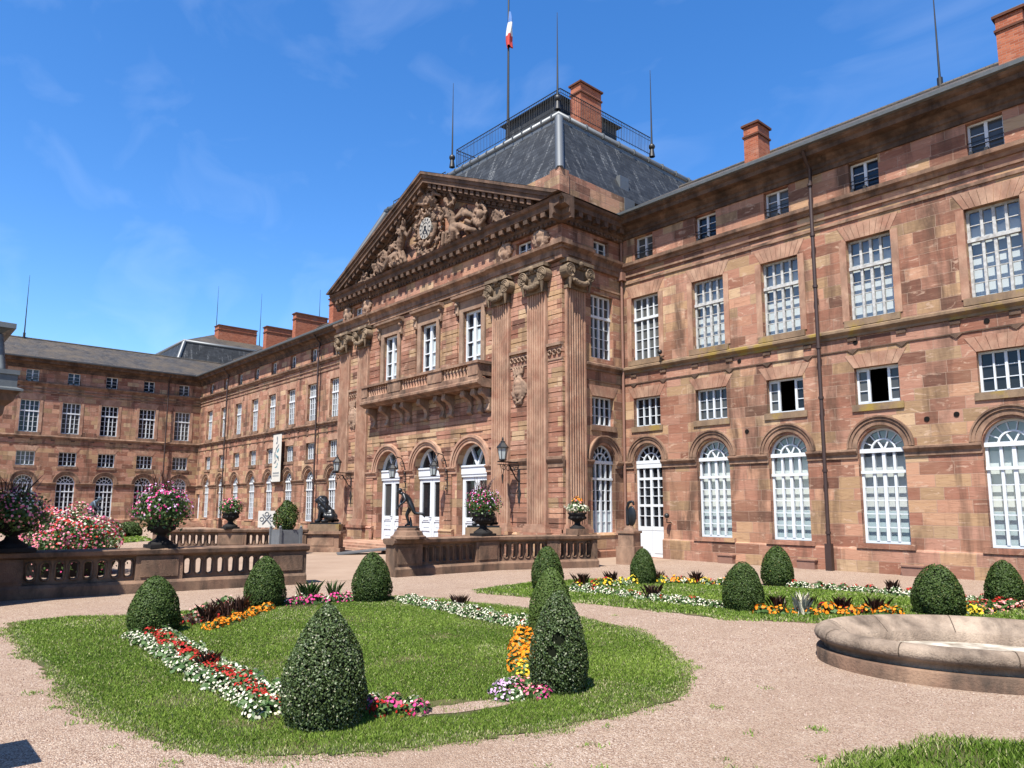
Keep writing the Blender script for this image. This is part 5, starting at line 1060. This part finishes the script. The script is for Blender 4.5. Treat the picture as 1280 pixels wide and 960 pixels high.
plants('yellow', row((-4.95, 15.35), (-4.55, 16.3), .16, -.1, .1), 'yellow flower right of the wide box cone', 'yellow flowers right of the wide cone', 1.3); plants('red', row((-4.9, 15.7), (-4.4, 17.6), .20, .1, .12), 'red flower right of the wide box cone', 'red flowers right of the wide cone', 1.5); plants('rose', row((-4.8, 15.9), (-4.4, 17.7), .24, -.15, .1), 'rose flower right of the wide box cone', 'rose flowers right of the wide cone', 1.5)
for i, (x, y) in enumerate(((-7.2, 13.3), (-6.9, 13.75), (-6.35, 14.15), (-5.9, 14.55))): spikes(x, y, 60, .46, 'dark spiky plant behind the orange marigolds near the fountain', 'dark spiky plants near the fountain', seed=40+i)
spikes(-6.75, 13.35, 30, .62, 'pale dry grass plume among the dark spiky plants near the fountain', None, 'p_white', 48, .008)
for off in (-.14, .05): plants('white', row((-9.3, 17.75), (-5.2, 18.0), .24, off, .07), 'white flower in the back row along the palace wall', 'white flowers along the palace wall', 1.25)
plants('red', row((-9.3, 17.75), (-5.0, 18.05), .27, .15, .07), 'red flower in the back row along the palace wall', 'red flowers along the palace wall', 1.25)
for c_, o_, st_ in (('yellow', -.2, .34), ('orange', -.05, .36), ('red', .12, .40), ('white', -.28, .5)): plants(c_, row((-12.5, 15.75), (-9.9, 17.3), st_, o_, .1), f'{c_} flower between the two rear box cones', f'{c_} flowers between the rear cones', 1.3)
for c_, o_, st_ in (('yellow', -.12, .26), ('red', .10, .33), ('white', -.2, .35)): plants(c_, row((-12.5, 13.0), (-12.3, 15.2), st_, o_, .1), f'{c_} flower right of the cone at the right balustrade', f'{c_} flowers near the right balustrade', 1.4)
for i, (x, y) in enumerate(((-12.6, 13.6), (-12.45, 14.6), (-12.0, 15.9), (-11.2, 16.5), (-10.4, 17.0), (-9.9, 12.95), (-6.9, 18.0))): spikes(x, y, 60, .50, 'dark spiky plant in the beds around the right lawn', 'dark spiky plants around the right lawn', seed=60+i)
plants('orange', row((-56, 9.2), (-44, 8.9), .6, 0, .2), 'orange flower in the distant bed behind the left balustrade', 'orange flowers in the distant bed', 3.0)
# ------------------------------------------------------------------ balustrades
def run_frame(A, Bp):
    A, Bp = Vector(A), Vector(Bp); t = (Bp-A).normalized(); n = Vector((-t.y, t.x)); L_ = (Bp-A).length
    return (lambda u, d, z: (A.x+t.x*u+n.x*d, A.y+t.y*u+n.y*d, z)), L_
def holed_panel(m, u0, u1, z0, z1, d0, d1, nh, hw, hz0, hz1, N=28):
    """slab pierced with stadium-shaped openings"""
    cw = (u1-u0)/nh; r = hw/2
    for i in range(nh):
        c = u0+cw*(i+.5); a0, a1 = u0+cw*i, u0+cw*(i+1); hole = []; outer = []
        for k in range(N):
            a = 2*PI*k/N; x, z = r*math.cos(a), r*math.sin(a); hole.append((c+x, (hz1-r if z >= 0 else hz0+r)+z))
            dx, dz = math.cos(a)/(cw/2), math.sin(a)/((z1-z0)/2); q = 1/max(abs(dx), abs(dz)); outer.append((c+q*math.cos(a), (z0+z1)/2+q*math.sin(a)))
        corners = [(a1, z1), (a0, z1), (a0, z0), (a1, z0)]
        for cnr in corners:                                   # snap the closest outer sample to each corner
            j = min(range(N), key=lambda k: (outer[k][0]-cnr[0])**2+(outer[k][1]-cnr[1])**2); outer[j] = cnr
        for k in range(N):
            h0, h1, o0, o1 = hole[k], hole[(k+1) % N], outer[k], outer[(k+1) % N]
            for d in (d0, d1): m.quad((h0[0], d, h0[1]), (o0[0], d, o0[1]), (o1[0], d, o1[1]), (h1[0], d, h1[1]))
            m.quad((h0[0], d0, h0[1]), (h1[0], d0, h1[1]), (h1[0], d1, h1[1]), (h0[0], d1, h0[1]))
            for s in (-1,):
                pass
        # raised S-shaped rim around each opening, on both faces
        for d, e in ((d0, -1), (d1, 1)):
            m.tube([(c+(x-c)*1.32, d+e*.012, hz0+(z-hz0)*1.0+(.02 if z > (hz0+hz1)/2 else -.02)) for x, z in hole[::2]], .020, 5, closed=True)
def balustrade(name, label, A, Bp, segs, zc, zb, th=.30, parent=None, hw=.14):
    """segs: list of (u0, u1, holes) or (u0, u1, 'pier')"""
    T, L_ = run_frame(A, Bp); o = parent or thing(name, label, 'balustrade')
    m = MB(T); m.profile([(-th/2-.16, -.1), (-th/2-.16, zb-.06), (-th/2-.10, zb), (th/2+.10, zb), (th/2+.16, zb-.06), (th/2+.16, -.1)], -.0, L_); m.build('base', 'bal', o)
    m = MB(T); m.profile([(-th/2-.06, zc-.17), (-th/2-.16, zc-.12), (-th/2-.18, zc-.03), (-th/2-.13, zc), (th/2+.13, zc), (th/2+.18, zc-.03), (th/2+.16, zc-.12), (th/2+.06, zc-.17)], -.06, L_+.06); m.build('coping', 'bal', o)
    for s in segs:
        m = MB(T)
        if s[2] == 'pier':
            m.box(s[0], s[1], -th/2-.09, th/2+.09, zb, zc-.168); m.box(s[0]+.1, s[1]-.1, -th/2-.115, th/2+.115, zb+.08, zc-.26); m.build('pier', 'bal', o)
        else:
            holed_panel(m, s[0], s[1], zb, zc-.168, -.09, .09, s[2], hw, zb+.10, zc-.26); m.build('pierced_panel', 'bal', o)
    return o
balustrade('balustrade', 'long stone balustrade on the left with oval openings, partly in shadow', (-18.0, 8.75), (-19.0, 1.9), [(0, .95, 'pier'), (.95, 2.95, 8), (2.95, 3.95, 'pier'), (3.95, 6.1, 8), (6.1, 6.9, 'pier')], 1.0, .28)
rb = balustrade('balustrade', 'stone balustrade carrying the running statue, in front of the central pavilion', (-18.0, 11.40), (-17.93, 15.25), [(0, .95, 'pier'), (.95, 2.95, 8), (2.95, 3.87, 'pier')], 1.07, .27)
balustrade('balustrade', '', (-17.93, 15.25), (-16.62, 18.6), [(0, 1.75, 7), (1.75, 2.2, 'pier'), (2.2, 3.4, 5), (3.4, 3.57, 'pier')], 1.07, .27, parent=rb)
balustrade('balustrade', 'distant stone balustrade across the terrace carrying a small flower urn', (-33.7, 9.5), (-29.85, 14.65), [(0, .5, 'pier'), (.5, 2.7, 8), (2.7, 3.9, 'pier'), (3.9, 6.0, 8), (6.0, 6.43, 'pier')], 1.0, .25)
# gate kiosk at the left end
gk = thing('gate_kiosk', 'small stone gate kiosk with lead covered cornice and stepped slate roof at the left edge', 'kiosk', (-18.98, .30, 0))
Q = lambda u, d, z: (u, d, z)
def sq(m, prof): 
    vs = []; n = len(prof)
    for r, z in prof: vs += [(-r, -r, z), (r, -r, z), (r, r, z), (-r, r, z)]
    m.add(vs, [(4*i+k, 4*i+(k+1) % 4, 4*i+4+(k+1) % 4, 4*i+4+k) for i in range(n-1) for k in range(4)]+[(0, 3, 2, 1), tuple(4*(n-1)+k for k in range(4))])
m = MB(); sq(m, [(1.60, 0), (1.60, .4), (1.5, .45), (1.5, 3.5)]); m.build('wall', 'ashlar', gk)
m = MB(); sq(m, [(1.505, 3.5), (1.56, 3.52), (1.56, 3.7), (1.62, 3.78), (1.64, 3.95), (1.76, 4.05), (1.80, 4.18), (1.86, 4.24)]); m.build('cornice', 'trim_dark', gk)
m = MB(); sq(m, [(1.89, 4.24), (1.89, 4.28), (1.79, 4.32), (1.79, 4.56), (1.82, 4.57), (1.82, 4.66), (1.56, 4.68)]); m.build('cornice_flashing', 'lead', gk)
m = MB(); sq(m, [(1.56, 4.681), (1.45, 5.40)]); m.build('mansard_roof', 'slate', gk)
m = MB(); sq(m, [(1.46, 5.40), (1.60, 5.50), (1.70, 5.52), (1.70, 5.62), (1.45, 5.68), (.2, 6.3)]); m.ball((0, 0, 6.45), .2, 8); m.build('roof_cap', 'lead', gk)
for s, x, y in ((1, 1.56, .8), (-1, 1.56, .8)): m = MB(); m.tube([(s*x*.985, x*.985, 4.69), (s*1.46, 1.46, 5.4)], .07, 6); m.build('hip_flashing', 'lead', gk)
# unseen caster added outside the left frame edge to throw the small square shadow
lt = thing('unseen_shadow_caster', 'low square-topped shadow caster added out of view on the gravel', 'shadow caster', (-7.02, .55, 0)); m = MB(); m.box(-.36, .36, -.14, .12, 1.0, 1.05); m.build('top', 'iron', lt); m = MB(); m.box(-.32, -.27, -.03, .03, -.1, 1.0); m.build('leg', 'iron', lt); m = MB(); m.box(-.2, -.15, -.03, .03, -.1, 1.0); m.build('leg', 'iron', lt)

# ------------------------------------------------------------------ urns and planters with flowers
def blossom_ball(o, c, r, rz, colours, nleaf, nbl, size, bsz, seed, spikes_=0, flat=.0):
    g = np.random.default_rng(seed)
    d = g.normal(0, 1, (nleaf, 3)); d[:, 2] = np.where(d[:, 2] < flat, d[:, 2]*.55, d[:, 2]); d /= np.linalg.norm(d, axis=1)[:, None]; lump = 1+.13*np.sin(4*d[:, 0]*3+seed)+.11*np.sin(d[:, 1]*11+d[:, 2]*7)
    rad = (g.random(nleaf)**.35)[:, None]*lump[:, None]; P_ = d*rad*np.array([r, r, rz])+np.array(c); V = leaves(P_, d, size, g, .8)
    link('foliage', np_mesh('foliage', V, 4, ['leaf'], np.c_[g.random(nleaf), g.random(nleaf)*.9, np.zeros(nleaf)]), o)
    if spikes_:
        a = g.uniform(0, 2*PI, spikes_); le = g.uniform(.25, .6, spikes_); ln = le*g.uniform(.1, .8, spikes_); b0 = np.array(c)+np.array([0, 0, rz*.7])+np.c_[g.normal(0, r*.25, (spikes_, 2)), np.zeros(spikes_)]
        s = np.c_[-np.sin(a), np.cos(a), np.zeros(spikes_)]*.012; top = b0+np.c_[np.cos(a)*ln, np.sin(a)*ln, le]; V = np.stack([b0-s, b0+s, (b0+top)/2+s+[0, 0, .04], top], 1).reshape(-1, 3)
        link('stems', np_mesh('stems', V, 4, ['darkleaf'], np.c_[g.random(spikes_), g.random(spikes_)*.9, np.zeros(spikes_)]), o)
    d = g.normal(0, 1, (nbl, 3)); d[:, 2] = np.where(d[:, 2] < -.4, -d[:, 2], d[:, 2]); d /= np.linalg.norm(d, axis=1)[:, None]; lump = 1+.13*np.sin(4*d[:, 0]*3+seed)+.11*np.sin(d[:, 1]*11+d[:, 2]*7)
    P_ = d*lump[:, None]*1.02*np.array([r, r, rz])+np.array(c); V = disc_flowers(P_, d+g.normal(0, .35, d.shape), bsz, g)
    ang = np.arctan2(d[:, 1], d[:, 0])+2.5*d[:, 2]+g.normal(0, .8, nbl); idx = (np.floor((ang+8*PI)/(2*PI)*len(colours)*1.0).astype(int)) % len(colours)
    link('blossom', np_mesh('blossom', V, 6, ['p_'+q for q in colours], np.c_[g.random(nbl), g.random(nbl)*.9, np.zeros(nbl)], idx), o)
def urn(m, s=1.0, z=0):
    m.lathe([(.36*s, z), (.36*s, z+.06*s), (.26*s, z+.12*s), (.15*s, z+.20*s), (.12*s, z+.28*s), (.20*s, z+.34*s), (.34*s, z+.42*s), (.40*s, z+.56*s), (.38*s, z+.64*s), (.46*s, z+.70*s), (.44*s, z+.74*s), (.2*s, z+.70*s)], (0, 0, 0), 24)
    for k in range(8): a = PI/4*k; m.ball((.37*s*math.cos(a), .37*s*math.sin(a), z+.5*s), .07*s, 6)
G_U = 'dark urns overflowing with flowers on the balustrades'
u1 = thing('flower_urn', 'dark urn with pink and lilac flowers and tall stems on the left balustrade', 'urn', (-18.51, 5.36, 1.0), 0, G_U)
m = MB(); m.box(-.30, .30, -.30, .30, 0, .08); urn(m, .75, .08); m.build('urn', 'pot', u1); blossom_ball(u1, (0, 0, .90), .60, .56, ['lilac', 'magenta', 'lilac', 'pink', 'magenta'], 3000, 520, .085, .027, 5, 60)
u2 = thing('flower_urn', 'dark urn with pink and red flowers in front of the right entrance door', 'urn', (-17.95, 14.8, 1.07), 0, G_U)
m = MB(); m.box(-.30, .30, -.30, .30, 0, .08); urn(m, .85, .08); m.build('urn', 'pot', u2); blossom_ball(u2, (0, 0, 1.0), .52, .50, ['magenta', 'lilac', 'pink', 'red', 'lilac'], 2600, 300, .075, .025, 6, 50)
u3 = thing('flower_urn', 'small distant dark urn with dull pink flowers on the far balustrade', 'urn', (-31.75, 11.98, 1.0), 0, G_U)
m = MB(); m.box(-.30, .30, -.30, .30, 0, .08); urn(m, .85, .08); m.build('urn', 'pot', u3); blossom_ball(u3, (0, 0, .92), .48, .40, ['magenta', 'rose', 'pink'], 1500, 130, .09, .032, 7)
u4 = thing('flower_urn', 'dark urn of pink and white flowers in shade at the left edge beside the kiosk', 'urn', (-18.95, 2.46, 1.0), 0, G_U)
m = MB(); m.box(-.42, .42, -.42, .42, 0, .08); urn(m, .9, .08); m.build('urn', 'pot', u4); blossom_ball(u4, (0, .05, .78), .60, .52, ['pink', 'white', 'magenta', 'rose'], 2600, 480, .085, .027, 8, 40)
u5 = thing('flower_urn', 'small dark urn with white and orange flowers at the end of the right balustrade', 'urn', (-16.86, 18.0, 1.07), 0, G_U)
m = MB(); m.box(-.27, .27, -.27, .27, 0, .20); m.build('base', 'bal', u5); m = MB(); urn(m, .72, .20); m.build('urn', 'pot', u5); blossom_ball(u5, (0, 0, .86), .36, .16, ['white', 'white', 'white'], 700, 150, .07, .040, 9); blossom_ball(u5, (0, 0, 1.08), .20, .17, ['orange', 'rose'], 300, 60, .06, .034, 10)
fb = thing('flower_mound', 'large mound of pink and red geraniums behind the left balustrade', 'flowers', (-24.6, 4.62, 0))
m = MB(); m.lathe([(1.1, 0), (1.2, .3), (1.25, .4), (1.1, .38)], (0, 0, 0), 20, False); m.build('tub', 'pot', fb); blossom_ball(fb, (0, 0, .72), 1.35, 1.12, ['pink', 'red', 'white', 'pink', 'magenta', 'rose'], 7500, 2600, .10, .034, 11)
pb = thing('planter_box', 'square grey planter box with a bushy evergreen beside the lion pedestal', 'planter', (-28.85, 13.2, 0)); pb.scale = (.86, .86, .9); m = MB(); m.box(-.52, .52, -.52, .52, .12, 1.12)
for x in (-.52, .52):
    for y in (-.52, .52): m.box(x-.06, x+.06, y-.06, y+.06, 0, 1.2); m.ball((x, y, 1.25), .07, 6)
m.build('box', 'wood_grey', pb)
g = np.random.default_rng(3); n = 3200; t = g.random(n); a = g.uniform(0, 2*PI, n); rr_ = (.62*np.clip(np.sin((t*.93+.07)*PI)**.6, 0, 1)*(1-.35*t)+.04)*(1+.2*np.sin(3*a+5*t))*g.random(n)**.3; P_ = np.c_[rr_*np.cos(a), rr_*np.sin(a), 1.15+1.3*t]
link('crown', np_mesh('crown', leaves(P_, np.c_[np.cos(a), np.sin(a), np.full(n, .4)], .11, g), 4, ['box'], np.c_[g.random(n)*1.0, g.random(n)*.99, np.zeros(n)]), pb); m = MB(); m.tube([(0, 0, 1.0), (0, 0, 2.1)], .05, 6); m.build('trunk', 'boxcore', pb)

# ------------------------------------------------------------------ statues
def figure(name, joints, edges, mat, parent, sub=2):
    """one continuous skinned body; joints: name -> (x, y, z, radius)"""
    ks = list(joints); me = bpy.data.meshes.new(name); me.from_pydata([joints[k][:3] for k in ks], [(ks.index(a), ks.index(b)) for a, b in edges], []); o = bpy.data.objects.new('tmp', me); COL.objects.link(o)
    o.modifiers.new('skin', 'SKIN'); sv = me.skin_vertices
    if not sv: me.skin_vertices_add() if hasattr(me, 'skin_vertices_add') else None
    if not me.skin_vertices:
        bpy.context.view_layer.objects.active = o
        with bpy.context.temp_override(object=o, active_object=o): bpy.ops.mesh.customdata_skin_add()
    for i, k in enumerate(ks): me.skin_vertices[0].data[i].radius = (joints[k][3], joints[k][3])
    me.skin_vertices[0].data[0].use_root = True
    sb = o.modifiers.new('s', 'SUBSURF'); sb.levels = sub; sb.render_levels = sub; o.modifiers['skin'].use_smooth_shade = True
    dg = bpy.context.evaluated_depsgraph_get(); nm = bpy.data.meshes.new_from_object(o.evaluated_get(dg)); nm.name = name; bpy.data.objects.remove(o)
    nm.materials.clear(); nm.materials.append(MAT[mat]); nm.polygons.foreach_set('use_smooth', [True]*len(nm.polygons)); return link(name, nm, parent)
RJ = {'pelvis': (.06, 0, .58, .085), 'waist': (.02, 0, .68, .078), 'chest': (-.09, 0, .785, .095), 'neck': (-.19, 0, .875, .042), 'skull': (-.265, 0, .915, .062), 'crown': (-.30, 0, .975, .050), 'face': (-.315, 0, .90, .032),
      'sh_l': (-.14, .13, .83, .05), 'el_l': (-.22, .17, .67, .036), 'wr_l': (-.27, .10, .55, .026), 'ha_l': (-.30, .07, .50, .026), 'sh_r': (-.13, -.13, .83, .05), 'el_r': (-.06, -.20, .69, .036), 'wr_r': (-.16, -.22, .60, .026), 'ha_r': (-.21, -.22, .56, .026),
      'hip_l': (.05, .075, .53, .075), 'kn_l': (-.075, .085, .30, .05), 'an_l': (.0, .08, .055, .03), 'he_l': (.02, .08, .025, .028), 'to_l': (-.12, .08, .018, .022),
      'hip_r': (.08, -.075, .54, .075), 'kn_r': (.17, -.08, .345, .05), 'an_r': (.40, -.08, .335, .03), 'he_r': (.44, -.08, .36, .026), 'to_r': (.44, -.08, .235, .02)}
RE = [('pelvis', 'waist'), ('waist', 'chest'), ('chest', 'neck'), ('neck', 'skull'), ('skull', 'crown'), ('skull', 'face'), ('chest', 'sh_l'), ('sh_l', 'el_l'), ('el_l', 'wr_l'), ('wr_l', 'ha_l'), ('chest', 'sh_r'), ('sh_r', 'el_r'), ('el_r', 'wr_r'), ('wr_r', 'ha_r'),
      ('pelvis', 'hip_l'), ('hip_l', 'kn_l'), ('kn_l', 'an_l'), ('an_l', 'he_l'), ('an_l', 'to_l'), ('pelvis', 'hip_r'), ('hip_r', 'kn_r'), ('kn_r', 'an_r'), ('an_r', 'he_r'), ('an_r', 'to_r')]
def statue_base(name, label, x, y, z, rz, mat, base, sc=1.0):
    o = thing(name, label, 'statue', (x, y, z), rz); m = MB()
    if base == 'hex':
        m.lathe([(.52, 0), (.52, .06), (.44, .10), (.40, .20), (.33, .24), (.33, .30), (.3, .31)], (0, 0, 0), 8, False); zt = .31
    else: m.box(-.5, .5, -.5, .5, 0, .9); m.box(-.6, .6, -.6, .6, .9, 1.0); zt = 1.0
    m.build('plinth', 'bal', o); m = MB(); m.box(-.28, .28, -.16, .16, zt, zt+.045); m.tube([(.06, .09, zt+.04), (.05, .09, zt+.2), (.03, .085, zt+.3)], [.05, .035, .02], 6); m.build('support', mat, o)
    J = {k: (v[0]*sc, v[1]*sc, zt+.04+v[2]*sc, v[3]*sc) for k, v in RJ.items()}; b = figure('body', J, RE, mat, o)
    # fingers
    m = MB()
    for h, w in (('ha_l', 'wr_l'), ('ha_r', 'wr_r')):
        a, c = Vector(J[h][:3]), Vector(J[w][:3]); t = (a-c).normalized(); s = t.cross(Vector((0, 0, 1))).normalized()
        for i, L_ in enumerate((.055, .065, .06, .048)): p = a+s*(.022*(i-1.5))*sc; m.tube([p, p+t*L_*sc*.6, p+t*L_*sc*.9+Vector((0, 0, -.03*sc))], [.011*sc, .010*sc, .007*sc], 5)
        p = a-t*.02*sc+s*.025*sc; m.tube([p, p+(s*.8+t*.5)*.04*sc, p+(s*.6+t*1.1)*.055*sc], [.012*sc, .010*sc, .007*sc], 5)
    m.build('fingers', mat, b)
    m = MB(); q = J['skull']; m.ball((q[0]+.015*sc, q[1], q[2]+.04*sc), .068*sc, 8); m.build('hair', mat, b)
    return o
RDIR = math.atan2(.745, .667)
statue_base('running_statue', 'dark bronze statue of a running man leaning forward on the end of the right balustrade', -17.78, 11.86, 1.07, RDIR, 'bronze', 'hex', 1.08)
statue_base('distant_statue', 'blue-grey bronze statue leaning forward in front of the far wing, behind the geranium mound', -41.0, 8.55, 0, RDIR+PI, 'patina', 'box', 1.35)
def lion(x, y, rz, label):
    o = thing('lion_statue', label, 'statue', (x, y, 0), rz, 'seated bronze lions flanking the entrance'); m = MB()
    m.box(-.78, .78, -.5, .5, -.1, .18); m.box(-.70, .70, -.42, .42, .18, .78); m.box(-.80, .80, -.52, .52, .78, .90); m.box(-.48, .48, -.435, .435, .28, .68); m.cur = 1; m.box(-.68, .68, -.40, .40, .90, 1.20); m.build('pedestal', ['trim', 'trim_lichen'], o)
    m = MB(); m.box(-.62, .62, -.30, .30, 1.2, 1.27); m.build('plinth', 'bronze', o); z = 1.27; c = []
    c += cap((.30, 0, z+.22, .22), (.20, 0, z+.40, .215), (.05, 0, z+.57, .20), (-.10, 0, z+.68, .20)) + cap((-.16, 0, z+.60, .19), (-.20, 0, z+.46, .16), (-.16, 0, z+.30, .13))          # back, chest
    c += cap((-.08, 0, z+.88, .20), (-.16, 0, z+.80, .23), (-.20, 0, z+.68, .21)) + cap((-.10, 0, z+1.0, .17), (-.24, 0, z+1.02, .165), (-.36, 0, z+.97, .11), (-.44, 0, z+.945, .085)) + cap((-.38, 0, z+.90, .08), (-.42, 0, z+.89, .06))
    for s in (-1, 1):
        c += cap((-.18, s*.13, z+.54, .115), (-.25, s*.15, z+.30, .085), (-.26, s*.15, z+.09, .075), (-.37, s*.15, z+.055, .08)); c += cap((.28, s*.17, z+.24, .20), (.02, s*.22, z+.29, .11), (.14, s*.22, z+.09, .075), (-.08, s*.22, z+.055, .075))
        c += cap((-.14, s*.13, z+1.13, .05), (-.14, s*.14, z+1.17, .035))
        for k in range(10): c += cap((-.26+.06*(k % 5), s*(.17+.012*(k % 3)), z+1.0-.055*k, .065), (-.20+.06*(k % 5), s*.20, z+.86-.06*k, .05))
    c += cap((.52, .1, z+.08, .06), (.44, .30, z+.06, .055), (.12, .36, z+.05, .05), (-.02, .35, z+.07, .07))
    sculpt('body', c, 'bronze', o, .028); return o
lion(-29.55, 15.35, RDIR, 'seated dark bronze lion on a stepped stone pedestal left of the entrance')
lion(-21.75, 17.95, RDIR, 'dark bronze lion on a pedestal mostly hidden behind a flower urn')
# small sculpture beside the garden door
sc_ = thing('pedestal_sculpture', 'slim dark bronze piece with an oval disc on a stone pillar beside the garden door', 'sculpture', (-16.55, 20.35, 0), .2); m = MB(); m.box(-.36, .36, -.34, .34, -.1, .62); m.box(-.30, .30, -.28, .28, .62, 1.08); m.box(-.34, .34, -.32, .32, 1.08, 1.16); m.lathe([(.22, 1.16), (.20, 1.24), (.15, 1.28), (.14, 1.34)], (0, 0, 0), 12); m.build('pillar', 'trim', sc_)
J = {'base': (-.05, 0, 1.33, .07), 'mid': (-.07, 0, 1.6, .055), 'top': (-.08, 0, 1.95, .05), 'head': (.0, 0, 2.16, .06), 'arm': (.16, .0, 2.20, .05), 'arm2': (.20, 0, 2.05, .04)}; figure('figure', J, [('base', 'mid'), ('mid', 'top'), ('top', 'head'), ('head', 'arm'), ('arm', 'arm2')], 'bronze', sc_)
m = MB(); m.lathe([(.001, -.03), (.16, -.025), (.18, 0), (.16, .025), (.001, .03)], (0, 0, 0), 20); m.v = [(.10+a, c_, 1.68+b*2.0) for a, b, c_ in m.v]; m.build('disc', 'bronze', sc_)
# ramp, sign board, far steps
m = MB(); Tn, L_ = run_frame((-27.6, 14.9), (-26.3, 17.6)); m.T = Tn; m.prism([(0, .0), (0, .05), (L_, .32), (L_, .27)], -.55, .55); rp = m.build('ramp', 'zinc'); tag(rp, 'pale metal access ramp leading up the entrance steps', 'ramp')
sb = thing('sign_board', 'white board with a dark crossed emblem beyond the far balustrade', 'sign', (-34.2, 14.65, 0), RDIR); m = MB(); m.box(-.42, .42, -.02, .02, .95, 1.75); m.cur = 1
for s in (-1, 1): m.tube([(-.2*s, -.03, 1.12), (.2*s, -.03, 1.58)], .03, 5)
for x, z in ((-.24, 1.35), (.24, 1.35), (0, 1.6)): m.tube([(x+.09*math.cos(a), -.03, z+.09*math.sin(a)) for a in [2*PI*i/12 for i in range(12)]], .018, 4, closed=True)
m.build('board', ['bannerc', 'ink'], sb)
for x in (-.32, .32): m = MB(); m.box(x-.03, x+.03, -.05, -.021, -.1, .95) if False else m.box(x-.03, x+.03, .021, .05, -.1, 1.7); m.build('post', 'wood_grey', sb)
m = MB()
for i in range(4): m.box(-71.7, -69.3+.0-.45*i+.9, 20.9+.0, 23.5, -.1, .14*(i+1)) if False else m.box(-72.2+.0, -68.6-.4*i, 21.0+.02*i, YF-.05, -.1, .14*(i+1))
o = m.build('corner_steps', 'trim_light'); o['kind'] = 'structure'

# ------------------------------------------------------------------ fountain basin
ft = thing('fountain_basin', 'low oval sandstone fountain basin with a thick rounded rim, empty and dry', 'fountain', (-3.165, 10.851, 0), math.atan2(.604, .797))
def oval(prof, name, mat, seg=72, closed=False, a=1.93, b=1.538):
    m = MB(); n = len(prof); vs = []
    for k in range(seg):
        t = 2*PI*k/seg; c_, s_ = math.cos(t), math.sin(t); nx, ny = c_/a, s_/b; l = math.hypot(nx, ny); nx /= l; ny /= l
        vs += [(a*c_+nx*o, b*s_+ny*o, z) for o, z in prof]
    m.add(vs, [(k*n+i, ((k+1) % seg)*n+i, ((k+1) % seg)*n+i+1, k*n+i+1) for k in range(seg) for i in range(n-1)], True)
    return m
def rimprof(z0): return [(-.10, z0), (-.085, .235), (-.04, .25), (.005, .285), (.02, .33), (.0, .385), (-.05, .42), (-.11, .435), (-.17, .43), (-.225, .41), (-.25, .385), (-.285, .37), (-.30, .35), (-.33, .335), (-.41, .27), (-.44, .24), (-.45, .09)]
m = oval([(.0, -.1), (.0, .15), (-.012, .165), (-.13, .17)], 'plinth', 'fount'); m.build('plinth', 'bal', ft)
m = oval(rimprof(.168), 'rim', 'fount'); m.build('rim', 'fount', ft)
m = MB(); vs = [((1.93-.44)*math.cos(2*PI*k/48), (1.538-.44)*math.sin(2*PI*k/48), .11) for k in range(48)]; m.add(vs, [tuple(range(48))]); m.build('floor', 'basin', ft)
m = MB()                                                                  # mortar joints between the rim stones
for k in range(10):
    t = 2*PI*(k+.35)/10; c_, s_ = math.cos(t), math.sin(t); nx, ny = c_/1.93, s_/1.538; l = math.hypot(nx, ny); nx /= l; ny /= l; tx, ty = -ny, nx
    pr = rimprof(.168)[1:-1]; vs = []
    for o_, z in pr: x, y = 1.93*c_+nx*(o_+.001), 1.538*s_+ny*(o_+.001); vs += [(x-tx*.007, y-ty*.007, z+.0025), (x+tx*.007, y+ty*.007, z+.0025)]
    m.add(vs, [(2*i, 2*i+1, 2*i+3, 2*i+2) for i in range(len(pr)-1)])
MAT['mortar'] = simple('old_mortar', (.10, .075, .055), .9, .1); m.build('joint', 'mortar', ft)
bpy.context.view_layer.update()
